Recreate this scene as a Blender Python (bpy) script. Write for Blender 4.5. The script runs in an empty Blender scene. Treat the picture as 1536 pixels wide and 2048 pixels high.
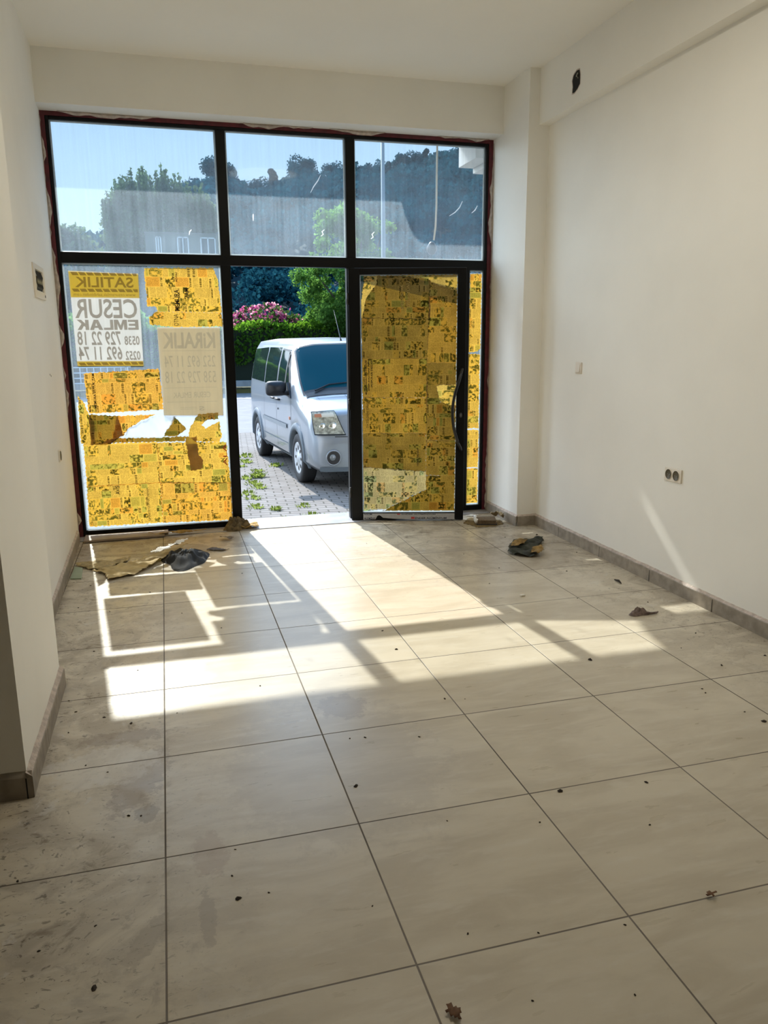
import bpy, math, random
import numpy as np
from mathutils import Vector, Matrix
random.seed(5); RS = np.random.RandomState(11)
scene = bpy.context.scene
COL = scene.collection
PI = math.pi

# ------------------------------------------------------------------ camera
yaw, pit, rol, FPX = -0.2722, -0.2184, 0.0070, 1544.5
def rotm():
    cy, sy = math.cos(yaw), math.sin(yaw)
    Rz = np.array([[cy, -sy, 0], [sy, cy, 0], [0, 0, 1]])
    c, s = math.cos(pit), math.sin(pit); Rx = np.array([[1, 0, 0], [0, c, -s], [0, s, c]])
    c, s = math.cos(rol), math.sin(rol); Ry = np.array([[c, 0, s], [0, 1, 0], [-s, 0, c]])
    return Rz @ Rx @ Ry
_R = rotm()
cam = bpy.data.cameras.new('camera'); cam_o = bpy.data.objects.new('camera', cam); COL.objects.link(cam_o)
M = Matrix(((_R[0, 0], _R[0, 2], -_R[0, 1]), (_R[1, 0], _R[1, 2], -_R[1, 1]), (_R[2, 0], _R[2, 2], -_R[2, 1]))).to_4x4()
M.translation = Vector((0.0907, -2.1517, 1.5174)); cam_o.matrix_world = M
cam.sensor_fit = 'VERTICAL'; cam.sensor_height = 36; cam.lens = FPX / 2048 * 36
cam.clip_start = 0.05; cam.clip_end = 1000
scene.camera = cam_o

# ------------------------------------------------------------------ light
SUN_DIR = Vector((0.113, -1.0, -0.795))
sl = bpy.data.lights.new('sun', 'SUN'); sl.energy = 4.7; sl.angle = 0.010; sl.color = (1.0, 0.95, 0.87)
so = bpy.data.objects.new('sun', sl); COL.objects.link(so)
so.rotation_euler = SUN_DIR.to_track_quat('-Z', 'Y').to_euler(); so.location = (-2, 12, 12)
w = bpy.data.worlds.new('sky'); scene.world = w; w.use_nodes = True
nt = w.node_tree; nt.nodes.clear()
wo = nt.nodes.new('ShaderNodeOutputWorld'); bg = nt.nodes.new('ShaderNodeBackground')
tc = nt.nodes.new('ShaderNodeTexCoord'); sx = nt.nodes.new('ShaderNodeSeparateXYZ'); rp = nt.nodes.new('ShaderNodeValToRGB')
nt.links.new(tc.outputs['Generated'], sx.inputs[0]); nt.links.new(sx.outputs['Z'], rp.inputs[0]); nt.links.new(rp.outputs[0], bg.inputs[0]); nt.links.new(bg.outputs[0], wo.inputs[0])
rp.color_ramp.elements[0].position = 0.0; rp.color_ramp.elements[0].color = (0.66, 0.84, 0.95, 1)
rp.color_ramp.elements[1].position = 0.6; rp.color_ramp.elements[1].color = (0.20, 0.52, 1.05, 1)
bg.inputs[1].default_value = 0.85
# added glow around the sun, above what the panes show, to brighten the room
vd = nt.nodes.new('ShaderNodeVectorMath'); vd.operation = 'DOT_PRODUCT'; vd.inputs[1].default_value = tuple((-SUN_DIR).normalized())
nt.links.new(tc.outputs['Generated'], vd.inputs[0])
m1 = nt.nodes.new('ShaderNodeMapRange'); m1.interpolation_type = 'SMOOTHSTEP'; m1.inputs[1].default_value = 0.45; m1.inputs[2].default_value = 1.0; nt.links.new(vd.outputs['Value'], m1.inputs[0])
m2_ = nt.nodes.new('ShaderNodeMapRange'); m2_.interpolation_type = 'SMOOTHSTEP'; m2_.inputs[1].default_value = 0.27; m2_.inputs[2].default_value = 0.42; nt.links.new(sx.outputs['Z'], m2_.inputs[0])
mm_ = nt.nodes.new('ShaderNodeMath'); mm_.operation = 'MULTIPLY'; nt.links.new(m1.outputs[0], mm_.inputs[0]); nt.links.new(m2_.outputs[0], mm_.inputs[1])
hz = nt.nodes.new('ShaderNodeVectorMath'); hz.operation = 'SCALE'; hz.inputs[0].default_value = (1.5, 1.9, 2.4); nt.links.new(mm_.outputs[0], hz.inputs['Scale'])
sm = nt.nodes.new('ShaderNodeVectorMath'); sm.operation = 'ADD'; 
# added unseen bright lobe in the left sky that lights the right wall
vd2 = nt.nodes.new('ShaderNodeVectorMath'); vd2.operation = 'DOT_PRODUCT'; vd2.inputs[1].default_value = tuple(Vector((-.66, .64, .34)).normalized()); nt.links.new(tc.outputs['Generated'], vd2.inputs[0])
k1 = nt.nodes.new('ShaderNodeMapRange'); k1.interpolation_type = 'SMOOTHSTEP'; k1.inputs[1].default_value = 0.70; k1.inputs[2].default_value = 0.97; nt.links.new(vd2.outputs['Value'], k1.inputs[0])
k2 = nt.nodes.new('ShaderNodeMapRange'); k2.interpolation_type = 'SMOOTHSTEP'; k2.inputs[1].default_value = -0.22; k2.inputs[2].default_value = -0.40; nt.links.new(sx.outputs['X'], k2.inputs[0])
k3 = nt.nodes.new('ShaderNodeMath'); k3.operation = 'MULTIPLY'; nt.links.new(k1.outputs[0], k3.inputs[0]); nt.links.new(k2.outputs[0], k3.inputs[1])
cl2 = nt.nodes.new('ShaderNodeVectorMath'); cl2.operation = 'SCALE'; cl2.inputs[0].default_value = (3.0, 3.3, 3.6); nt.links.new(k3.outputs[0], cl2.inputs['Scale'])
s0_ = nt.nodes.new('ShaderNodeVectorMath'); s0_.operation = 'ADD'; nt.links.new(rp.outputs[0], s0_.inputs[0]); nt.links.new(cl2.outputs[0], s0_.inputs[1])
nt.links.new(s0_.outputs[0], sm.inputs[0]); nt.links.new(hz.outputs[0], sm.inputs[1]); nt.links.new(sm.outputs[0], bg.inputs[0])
scene.view_settings.view_transform = 'Standard'; scene.view_settings.look = 'None'
scene.view_settings.exposure = 0.55; scene.view_settings.gamma = 1; scene.view_settings.use_curve_mapping = False
scene.render.film_transparent = False
scene.cycles.max_bounces = 14; scene.cycles.diffuse_bounces = 8; scene.cycles.transparent_max_bounces = 24
scene.cycles.sample_clamp_indirect = 8; scene.cycles.caustics_reflective = False; scene.cycles.caustics_refractive = False

# ------------------------------------------------------------------ material helpers
def newmat(name):
    m = bpy.data.materials.new(name); m.use_nodes = True; return m, m.node_tree, m.node_tree.nodes, m.node_tree.links
def pbr(name, col, rough=0.6, metal=0.0, spec=0.5, noise=0.0, nscale=8.0, bump=0.0, bscale=60.0, coat=0.0, col2=None):
    m, t, N, L = newmat(name); b = N['Principled BSDF']
    b.inputs['Base Color'].default_value = (*col, 1); b.inputs['Roughness'].default_value = rough
    b.inputs['Metallic'].default_value = metal; b.inputs['Specular IOR Level'].default_value = spec
    b.inputs['Coat Weight'].default_value = coat
    c = N.new('ShaderNodeTexCoord')
    if noise > 0 or col2 is not None:
        n = N.new('ShaderNodeTexNoise'); n.inputs['Scale'].default_value = nscale; n.inputs['Detail'].default_value = 6
        L.new(c.outputs['Object'], n.inputs['Vector'])
        mx = N.new('ShaderNodeMix'); mx.data_type = 'RGBA'
        mr = N.new('ShaderNodeMapRange'); mr.inputs[1].default_value = 0.35; mr.inputs[2].default_value = 0.65
        L.new(n.outputs['Fac'], mr.inputs[0]); L.new(mr.outputs[0], mx.inputs[0])
        mx.inputs[6].default_value = (*col, 1)
        k = col2 if col2 is not None else tuple(max(0, x * (1 - noise)) for x in col)
        mx.inputs[7].default_value = (*k, 1); L.new(mx.outputs[2], b.inputs['Base Color'])
    if bump > 0:
        n2 = N.new('ShaderNodeTexNoise'); n2.inputs['Scale'].default_value = bscale; n2.inputs['Detail'].default_value = 4
        L.new(c.outputs['Object'], n2.inputs['Vector'])
        bp = N.new('ShaderNodeBump'); bp.inputs['Strength'].default_value = bump; bp.inputs['Distance'].default_value = 0.01
        L.new(n2.outputs['Fac'], bp.inputs['Height']); L.new(bp.outputs[0], b.inputs['Normal'])
    return m
def transl(name, col, w=0.5, attr=None, rough=0.7, seecol=None, noise=0.0, nscale=10, transp=0.0):
    """paper / leaf: diffuse front + light passing through"""
    m, t, N, L = newmat(name); N.remove(N['Principled BSDF']); out = N['Material Output']
    d = N.new('ShaderNodeBsdfDiffuse'); tr = N.new('ShaderNodeBsdfTranslucent'); mx = N.new('ShaderNodeMixShader')
    mx.inputs[0].default_value = w
    seecol = seecol or col
    def src(c):
        r = N.new('ShaderNodeRGB'); r.outputs[0].default_value = (*c, 1); o = r.outputs[0]
        if attr:
            a = N.new('ShaderNodeAttribute'); a.attribute_name = attr
            q = N.new('ShaderNodeMix'); q.data_type = 'RGBA'; q.blend_type = 'MULTIPLY'; q.inputs[0].default_value = 1
            L.new(o, q.inputs[6]); L.new(a.outputs['Color'], q.inputs[7]); o = q.outputs[2]
        if noise > 0:
            tcn = N.new('ShaderNodeTexCoord'); n = N.new('ShaderNodeTexNoise'); n.inputs['Scale'].default_value = nscale; n.inputs['Detail'].default_value = 5
            L.new(tcn.outputs['Object'], n.inputs['Vector'])
            mr = N.new('ShaderNodeMapRange'); mr.inputs[1].default_value = 0.3; mr.inputs[2].default_value = 0.7; mr.inputs[3].default_value = 1 - noise; mr.inputs[4].default_value = 1 + noise * .6
            L.new(n.outputs['Fac'], mr.inputs[0])
            q = N.new('ShaderNodeVectorMath'); q.operation = 'SCALE'; L.new(o, q.inputs[0]); L.new(mr.outputs[0], q.inputs['Scale']); o = q.outputs[0]
        return o
    L.new(src(seecol), d.inputs[0]); L.new(src(col), tr.inputs[0]); L.new(d.outputs[0], mx.inputs[1]); L.new(tr.outputs[0], mx.inputs[2])
    if transp > 0:
        tp = N.new('ShaderNodeBsdfTransparent'); m2 = N.new('ShaderNodeMixShader'); m2.inputs[0].default_value = transp
        L.new(mx.outputs[0], m2.inputs[1]); L.new(tp.outputs[0], m2.inputs[2]); L.new(m2.outputs[0], out.inputs[0])
    else: L.new(mx.outputs[0], out.inputs[0])
    return m

# ------------------------------------------------------------------ object helpers
def link_mesh(name, me, mat=None, parent=None, smooth=False):
    o = bpy.data.objects.new(name, me); COL.objects.link(o)
    if mat is not None:
        for mm in (mat if isinstance(mat, (list, tuple)) else [mat]): me.materials.append(mm)
    if smooth:
        me.polygons.foreach_set('use_smooth', [True] * len(me.polygons))
    if parent is not None: o.parent = parent
    return o
class MB:
    def __init__(s): s.v = []; s.f = []; s.mi = []
    def add(s, vs, fs, mi=0):
        k = len(s.v); s.v += [tuple(map(float, p)) for p in vs]; s.f += [tuple(k + i for i in f) for f in fs]; s.mi += [mi] * len(fs); return s
    def box(s, a, b, mi=0):
        x0, y0, z0 = a; x1, y1, z1 = b
        s.add([(x0, y0, z0), (x1, y0, z0), (x1, y1, z0), (x0, y1, z0), (x0, y0, z1), (x1, y0, z1), (x1, y1, z1), (x0, y1, z1)],
              [(0, 3, 2, 1), (4, 5, 6, 7), (0, 1, 5, 4), (1, 2, 6, 5), (2, 3, 7, 6), (3, 0, 4, 7)], mi); return s
    def prism(s, poly, z0, z1, mi=0):
        n = len(poly); vs = [(p[0], p[1], z0) for p in poly] + [(p[0], p[1], z1) for p in poly]
        fs = [tuple(range(n - 1, -1, -1)), tuple(range(n, 2 * n))] + [(i, (i + 1) % n, n + (i + 1) % n, n + i) for i in range(n)]
        return s.add(vs, fs, mi)
    def prism_y(s, poly, y0, y1, mi=0):      # poly in (x, z)
        n = len(poly); vs = [(p[0], y0, p[1]) for p in poly] + [(p[0], y1, p[1]) for p in poly]
        fs = [tuple(range(n)), tuple(range(2 * n - 1, n - 1, -1))] + [(i, n + i, n + (i + 1) % n, (i + 1) % n) for i in range(n)]
        return s.add(vs, fs, mi)
    def tube(s, path, r, n=8, mi=0, cap=True):
        path = [Vector(p) for p in path]; rr = r if isinstance(r, (list, tuple)) else [r] * len(path); k = len(s.v); vs = []
        for i, p in enumerate(path):
            t = (path[min(i + 1, len(path) - 1)] - path[max(i - 1, 0)]).normalized()
            u = t.orthogonal().normalized() if abs(t.z) > .9 else Vector((0, 0, 1)).cross(t).normalized(); v = t.cross(u)
            for j in range(n):
                a = 2 * PI * j / n; vs.append(tuple(p + (u * math.cos(a) + v * math.sin(a)) * rr[i]))
        fs = [(i * n + j, i * n + (j + 1) % n, (i + 1) * n + (j + 1) % n, (i + 1) * n + j) for i in range(len(path) - 1) for j in range(n)]
        if cap: fs += [tuple(range(n - 1, -1, -1)), tuple((len(path) - 1) * n + j for j in range(n))]
        return s.add(vs, fs, mi)
    def lathe(s, prof, c=(0, 0, 0), axis='y', n=32, mi=0):
        vs = []; m = len(prof)
        for j in range(n):
            a = 2 * PI * j / n
            for (r, h) in prof:
                if axis == 'y': vs.append((c[0] + r * math.cos(a), c[1] + h, c[2] + r * math.sin(a)))
                elif axis == 'x': vs.append((c[0] + h, c[1] + r * math.cos(a), c[2] + r * math.sin(a)))
                else: vs.append((c[0] + r * math.cos(a), c[1] + r * math.sin(a), c[2] + h))
        fs = [(j * m + i, ((j + 1) % n) * m + i, ((j + 1) % n) * m + i + 1, j * m + i + 1) for j in range(n) for i in range(m - 1)]
        return s.add(vs, fs, mi)
    def build(s, name, mat, parent=None, smooth=False, bevel=0.0):
        me = bpy.data.meshes.new(name); me.from_pydata(s.v, [], s.f); me.update()
        me.polygons.foreach_set('material_index', s.mi)
        o = link_mesh(name, me, mat, parent, smooth)
        if bevel > 0:
            b = o.modifiers.new('bevel', 'BEVEL'); b.width = bevel; b.segments = 2; b.limit_method = 'ANGLE'
        return o
def empty(name, loc=(0, 0, 0), rz=0.0):
    o = bpy.data.objects.new(name, None); COL.objects.link(o); o.location = loc; o.rotation_euler = (0, 0, rz); o.empty_display_size = 0.1
    return o
def tag(o, label, cat=None, group=None, kind=None):
    o['label'] = label
    if cat: o['category'] = cat
    if group: o['group'] = group
    if kind: o['kind'] = kind
    return o
def struct(o, label=None, cat=None):
    o['kind'] = 'structure'
    if label: o['label'] = label
    if cat: o['category'] = cat
    return o
def quads(name, C, U, V, mat, parent=None, mi=None):
    """many small quads: centres C, half axes U, V"""
    n = len(C); P = np.stack([C - U - V, C + U - V, C + U + V, C - U + V], 1).reshape(-1, 3)
    me = bpy.data.meshes.new(name); me.vertices.add(4 * n); me.vertices.foreach_set('co', P.astype(np.float32).ravel())
    me.loops.add(4 * n); me.loops.foreach_set('vertex_index', np.arange(4 * n, dtype=np.int32))
    me.polygons.add(n); me.polygons.foreach_set('loop_start', np.arange(0, 4 * n, 4, dtype=np.int32))
    if mi is not None: me.polygons.foreach_set('material_index', np.asarray(mi, dtype=np.int32))
    me.update(calc_edges=True)
    return link_mesh(name, me, mat, parent)
def leafquads(name, C, size, mat, parent=None, mi=None, rs=RS, up=0.3, asp=0.5):
    n = len(C); d = rs.normal(size=(n, 3)); d /= np.linalg.norm(d, axis=1)[:, None]
    e = rs.normal(size=(n, 3)); e[:, 2] += up; e -= (e * d).sum(1)[:, None] * d; e /= np.linalg.norm(e, axis=1)[:, None]
    s = size * rs.uniform(.6, 1.3, size=(n, 1))
    return quads(name, C, d * s, e * s * asp, mat, parent, mi)
def text_mesh(body, name, mat, box, place, parent=None, mirror=False, bold=0.0, thick=0.0008, rot90=False):
    """lettering fitted to box (u0, v0, u1, v1); place(u, v, d) -> xyz"""
    cu = bpy.data.curves.new('t', 'FONT'); cu.body = body; cu.size = 1; cu.offset = bold; cu.resolution_u = 3
    o = bpy.data.objects.new('t', cu); COL.objects.link(o); bpy.context.view_layer.update()
    me = bpy.data.meshes.new_from_object(o); bpy.data.objects.remove(o); bpy.data.curves.remove(cu)
    n = len(me.vertices); P = np.zeros(n * 3); me.vertices.foreach_get('co', P); P = P.reshape(-1, 3)
    a, b = P[:, :2].min(0), P[:, :2].max(0); Q = (P[:, :2] - a) / (b - a)
    if rot90: Q = np.stack([1 - Q[:, 1], Q[:, 0]], 1)
    if mirror: Q[:, 0] = 1 - Q[:, 0]
    u0, v0, u1, v1 = box; U = u0 + Q[:, 0] * (u1 - u0); V = v0 + Q[:, 1] * (v1 - v0)
    W = np.array([place(U[i], V[i], 0.0) for i in range(n)]); me.vertices.foreach_set('co', W.ravel()); me.update()
    r = link_mesh(name, me, mat, parent)
    so_ = r.modifiers.new('solid', 'SOLIDIFY'); so_.thickness = thick; so_.offset = 0
    return r

# ------------------------------------------------------------------ materials
WALL = pbr('painted plaster', (0.90, 0.885, 0.835), 0.75, noise=0.05, nscale=1.5, bump=0.06, bscale=25)
WALLB = pbr('darkened rear wall', (0.38, 0.35, 0.31), 0.85, noise=0.15, nscale=2)  # unseen rear walls darkened to cut light bouncing back into the room
CEIL = pbr('ceiling paint', (0.92, 0.90, 0.84), 0.8, noise=0.03, nscale=1.2)
FRAME = pbr('black aluminium', (0.002, 0.0025, 0.003), 0.4, spec=0.22)
MAROON = pbr('red primer steel', (0.13, 0.012, 0.02), 0.5, noise=0.5, nscale=20, bump=.2, bscale=80)
PLAST = pbr('rough plaster', (0.62, 0.53, 0.47), 0.9, noise=0.3, nscale=30, bump=0.6, bscale=90)
BASE = pbr('skirting tile', (0.36, 0.31, 0.25), 0.55, noise=0.35, nscale=14, bump=.1, bscale=60)
WHITE_P = pbr('white plastic', (0.75, 0.70, 0.62), 0.35)
DARK = pbr('dark void', (0.006, 0.006, 0.005), 0.9)
INK = pbr('printed ink', (0.03, 0.018, 0.01), 0.7)

def floor_material():
    m, t, N, L = newmat('beige floor tiles'); b = N['Principled BSDF']
    tc = N.new('ShaderNodeTexCoord'); O = tc.outputs['Object']
    sep = N.new('ShaderNodeSeparateXYZ'); L.new(O, sep.inputs[0])
    def math_(op, a, b_=None, c=None, clamp=False):
        n = N.new('ShaderNodeMath'); n.operation = op; n.use_clamp = clamp
        for i, v in enumerate((a, b_, c)):
            if v is None: continue
            if isinstance(v, (int, float)): n.inputs[i].default_value = v
            else: L.new(v, n.inputs[i])
        return n.outputs[0]
    def noise(scale, detail=6, vec=None, dist=0.0, rough=.55, mapping=None):
        n = N.new('ShaderNodeTexNoise'); n.inputs['Scale'].default_value = scale; n.inputs['Detail'].default_value = detail
        n.inputs['Distortion'].default_value = dist; n.inputs['Roughness'].default_value = rough
        v = vec or O
        if mapping:
            mp = N.new('ShaderNodeMapping'); mp.inputs['Scale'].default_value = mapping; L.new(v, mp.inputs[0]); v = mp.outputs[0]
        L.new(v, n.inputs['Vector']); return n.outputs['Fac']
    def rng(v, a, b_, c=0.0, d=1.0):
        n = N.new('ShaderNodeMapRange'); n.interpolation_type = 'SMOOTHSTEP'
        L.new(v, n.inputs[0])
        for i, q in enumerate((a, b_, c, d)): n.inputs[i + 1].default_value = q
        return n.outputs[0]
    def mixc(f, a, b_):
        n = N.new('ShaderNodeMix'); n.data_type = 'RGBA'
        if isinstance(f, (int, float)): n.inputs[0].default_value = f
        else: L.new(f, n.inputs[0])
        for i, v in ((6, a), (7, b_)):
            if isinstance(v, tuple): n.inputs[i].default_value = (*v, 1)
            else: L.new(v, n.inputs[i])
        return n.outputs[2]
    def joint(ax):   # distance to nearest 0.6 m joint
        q = math_('DIVIDE', ax, 0.6); fr = math_('FRACT', math_('ADD', q, 100.5)); return math_('MULTIPLY', math_('ABSOLUTE', math_('SUBTRACT', fr, 0.5)), 0.6)
    dx, dy = joint(sep.outputs['X']), joint(sep.outputs['Y'])
    dm = math_('MINIMUM', dx, dy)
    g = rng(dm, 0.0016, 0.0034, 1.0, 0.0)
    # per tile offset for veins
    cx = math_('FLOOR', math_('DIVIDE', sep.outputs['X'], 0.6)); cyy = math_('FLOOR', math_('DIVIDE', sep.outputs['Y'], 0.6))
    cb = N.new('ShaderNodeCombineXYZ'); L.new(math_('MULTIPLY', cx, 3.7), cb.inputs[0]); L.new(math_('MULTIPLY', cyy, 5.3), cb.inputs[1])
    va = N.new('ShaderNodeVectorMath'); va.operation = 'ADD'; L.new(O, va.inputs[0]); L.new(cb.outputs[0], va.inputs[1])
    v1 = noise(2.0, 7, va.outputs[0], 0.6, .6, mapping=(1.0, 3.2, 1)); v2 = noise(5.0, 6, va.outputs[0], 0.3, .6, mapping=(1, 4, 1))
    col = mixc(rng(v1, .35, .65), (0.64, 0.575, 0.455), (0.54, 0.475, 0.365))
    col = mixc(math_('MULTIPLY', rng(v2, .5, .7), .5), col, (0.68, 0.63, 0.53))
    # dirt: strong on the left strip and towards the window and right skirting
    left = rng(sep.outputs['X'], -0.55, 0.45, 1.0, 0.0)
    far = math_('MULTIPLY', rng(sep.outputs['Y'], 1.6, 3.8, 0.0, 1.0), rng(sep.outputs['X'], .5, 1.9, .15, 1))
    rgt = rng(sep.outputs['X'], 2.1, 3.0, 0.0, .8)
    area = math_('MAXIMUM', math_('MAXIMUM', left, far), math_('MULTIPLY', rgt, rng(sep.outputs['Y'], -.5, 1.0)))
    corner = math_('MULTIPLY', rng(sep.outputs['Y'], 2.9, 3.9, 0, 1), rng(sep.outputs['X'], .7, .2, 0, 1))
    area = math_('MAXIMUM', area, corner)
    n1 = noise(3.2, 9, dist=1.6, rough=.65); n2 = noise(11, 8, dist=.8, rough=.7); n3 = noise(34, 5, dist=.5)
    dirt = math_('MULTIPLY', rng(n1, .42, .60), area)
    dirt2 = math_('MULTIPLY', rng(n2, .55, .66), math_('MULTIPLY', area, .75))
    d_all = math_('ADD', math_('MULTIPLY', dirt, .50), math_('MULTIPLY', dirt2, .70), clamp=True)
    col = mixc(d_all, col, (0.24, 0.195, 0.145))
    smear = math_('MULTIPLY', rng(noise(5.5, 7, dist=2.2, rough=.6), .60, .66), math_('MULTIPLY', area, .6))
    col = mixc(smear, col, (0.62, 0.59, 0.54))
    streak = math_('MULTIPLY', rng(noise(18, 6, dist=2.5, rough=.6, mapping=(1, 2.2, 1)), .62, .66), math_('MULTIPLY', area, .85))
    col = mixc(streak, col, (0.12, 0.095, 0.07))
    speck = math_('MULTIPLY', rng(n3, .63, .69), math_('MULTIPLY', area, .7)); col = mixc(speck, col, (0.10, 0.08, 0.055))
    grime = math_('MULTIPLY', rng(dx, .0, .045, 1, 0), math_('MULTIPLY', rng(n2, .45, .6), math_('MULTIPLY', left, .5))); col = mixc(grime, col, (0.20, 0.16, 0.11))
    # dried puddle and footprint stains with their own places
    def stain(x, y, rx, ry, amp, c, ns=14, th=(.9, 1.25), rot=0.0):
        mp = N.new('ShaderNodeMapping'); mp.vector_type = 'TEXTURE'; mp.inputs['Location'].default_value = (x, y, 0); mp.inputs['Rotation'].default_value = (0, 0, rot); mp.inputs['Scale'].default_value = (rx, ry, 1)
        L.new(O, mp.inputs[0]); ln = N.new('ShaderNodeVectorMath'); ln.operation = 'LENGTH'; L.new(mp.outputs[0], ln.inputs[0])
        d = math_('ADD', ln.outputs['Value'], math_('MULTIPLY', math_('SUBTRACT', noise(ns, 8, rough=.75), .5), 2.6))
        return mixc(math_('MULTIPLY', rng(d, *th, 1.0, 0.0), amp), col, c)
    col = stain(.73, .81, .085, .10, .65, (0.40, 0.34, 0.27), 16)
    col = stain(.60, .40, .35, .45, .22, (0.36, 0.31, 0.25), 9)
    col = stain(-.08, .47, .07, .20, .6, (0.34, 0.28, 0.22), 22, rot=-.35)
    col = stain(-.16, .80, .16, .05, .65, (0.30, 0.24, 0.18), 26)
    col = stain(-.22, .60, .17, .13, .55, (0.66, 0.63, 0.58), 9)
    col = stain(-.06, .25, .035, .05, .6, (0.30, 0.25, 0.19), 30)
    col = stain(.11, -.29, .02, .10, .45, (0.34, 0.29, 0.23), 40)
    col = stain(.13, -.02, .05, .10, .3, (0.36, 0.25, 0.18), 20)
    col = stain(-.05, -.33, .03, .09, .45, (0.34, 0.29, 0.22), 30, rot=-.5)
    col = stain(2.45, 2.85, .5, .45, .45, (0.28, 0.23, 0.17), 5)
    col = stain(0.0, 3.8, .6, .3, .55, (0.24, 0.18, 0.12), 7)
    # near dark threshold area on the left
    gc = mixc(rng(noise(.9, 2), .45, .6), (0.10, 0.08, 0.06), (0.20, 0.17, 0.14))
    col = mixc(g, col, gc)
    L.new(col, b.inputs['Base Color'])
    ro = math_('ADD', math_('MULTIPLY', d_all, .45), math_('ADD', .24, math_('MULTIPLY', v2, .10)))
    ro = math_('ADD', ro, math_('MULTIPLY', g, .4)); L.new(ro, b.inputs['Roughness'])
    b.inputs['Specular IOR Level'].default_value = 0.5
    bp = N.new('ShaderNodeBump'); bp.inputs['Strength'].default_value = .5; bp.inputs['Distance'].default_value = .003
    hh = math_('SUBTRACT', math_('MULTIPLY', noise(6, 3), .10), g); L.new(hh, bp.inputs['Height']); L.new(bp.outputs[0], b.inputs['Normal'])
    return m
FLOOR = floor_material()

def glass_material(name, dust=0.20, dcol=(0.70, 0.86, 1.0), refl=1.0):
    m, t, N, L = newmat(name); N.remove(N['Principled BSDF']); out = N['Material Output']
    tp = N.new('ShaderNodeBsdfTransparent'); tp.inputs[0].default_value = (0.90, 0.95, 0.95, 1)
    tl = N.new('ShaderNodeBsdfTranslucent'); tl.inputs[0].default_value = (*dcol, 1)
    df = N.new('ShaderNodeBsdfDiffuse'); df.inputs[0].default_value = (*dcol, 1)
    gl = N.new('ShaderNodeBsdfGlossy'); gl.inputs['Roughness'].default_value = 0.02
    dm = N.new('ShaderNodeMixShader'); dm.inputs[0].default_value = .35; L.new(tl.outputs[0], dm.inputs[1]); L.new(df.outputs[0], dm.inputs[2])
    c = N.new('ShaderNodeTexCoord'); n = N.new('ShaderNodeTexNoise'); n.inputs['Scale'].default_value = 3; n.inputs['Detail'].default_value = 8; L.new(c.outputs['Object'], n.inputs['Vector'])
    mp = N.new('ShaderNodeMapping'); mp.inputs['Scale'].default_value = (60, 1, 1.5); L.new(c.outputs['Object'], mp.inputs[0])
    n2 = N.new('ShaderNodeTexNoise'); n2.inputs['Scale'].default_value = 1.0; L.new(mp.outputs[0], n2.inputs['Vector'])
    ad = N.new('ShaderNodeMath'); ad.operation = 'ADD'; L.new(n.outputs['Fac'], ad.inputs[0]); L.new(n2.outputs['Fac'], ad.inputs[1])
    mr = N.new('ShaderNodeMapRange'); mr.inputs[1].default_value = .7; mr.inputs[2].default_value = 1.3; mr.inputs[3].default_value = dust * .75; mr.inputs[4].default_value = dust * 1.3; L.new(ad.outputs[0], mr.inputs[0])
    mx = N.new('ShaderNodeMixShader'); L.new(mr.outputs[0], mx.inputs[0]); L.new(tp.outputs[0], mx.inputs[1]); L.new(dm.outputs[0], mx.inputs[2])
    fr = N.new('ShaderNodeFresnel'); fr.inputs[0].default_value = 1.15
    m2 = N.new('ShaderNodeMixShader'); L.new(fr.outputs[0], m2.inputs[0]); L.new(mx.outputs[0], m2.inputs[1]); L.new(gl.outputs[0], m2.inputs[2])
    L.new(m2.outputs[0], out.inputs[0]); return m
GLASS = glass_material('dusty window glass')
GLASSD = glass_material('door glass', 0.05)
BEAD = transl('white glazing gasket', (0.85, 0.90, 0.92), 0.6, seecol=(.75, .8, .82))
SCR = transl('scratch', (0.95, 0.95, 0.95), 0.7)

# ------------------------------------------------------------------ room shell
fl = MB(); fl.add([(-5, -5, 0), (3.05, -5, 0), (3.05, 4.12, 0), (-5, 4.12, 0), (-5, -5, -.1), (3.05, -5, -.1), (3.05, 4.12, -.1), (-5, 4.12, -.1)],
                  [(0, 1, 2, 3), (7, 6, 5, 4), (0, 4, 5, 1), (1, 5, 6, 2), (2, 6, 7, 3), (3, 7, 4, 0)])
struct(fl.build('floor', FLOOR), 'glossy beige square floor tiles with dirt and sunlit patches', 'floor')
struct(MB().box((-5.2, -5.2, 3.48), (3.3, 4.33, 3.66)).build('ceiling', CEIL), 'plain off-white ceiling', 'ceiling')
struct(MB().box((3.01, -5.2, -.1), (3.25, 4.33, 3.48)).build('wall_right', WALL), 'long white plaster wall on the right', 'wall')
struct(MB().box((2.925, -5, 3.09), (3.01, 3.59, 3.48)).build('trim_1', WALL), 'shallow beam along the top of the right wall', 'beam')
struct(MB().box((2.84, 3.59, 0), (3.01, 4.315, 3.48)).build('wall_window_right', WALL), 'pillar between the storefront and the right wall', 'wall')
struct(MB().prism([(-.95, 1.37), (-.605, 1.37), (-.605, 2.2), (-.645, 4.315), (-.95, 4.315)], -.1, 3.48).build('wall_left', WALL), 'white wall left of the storefront', 'wall')
struct(MB().box((-5.2, .47, -.1), (-.45, 1.37, 3.48)).build('wall_left_column', WALL), 'wide column standing proud of the left wall', 'wall')
struct(MB().box((-.66, 4.05, 3.13), (2.84, 4.315, 3.48)).build('wall_window', WALL), 'header beam above the storefront glazing', 'wall')
struct(MB().box((-5.2, -5.2, -.1), (3.25, -5.0, 3.48)).build('wall_back', WALLB), 'back wall', 'wall')
struct(MB().box((-5.2, -5, -.1), (-5.0, .47, 3.48)).build('wall_left_far', WALLB), 'far side wall', 'wall')

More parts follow.
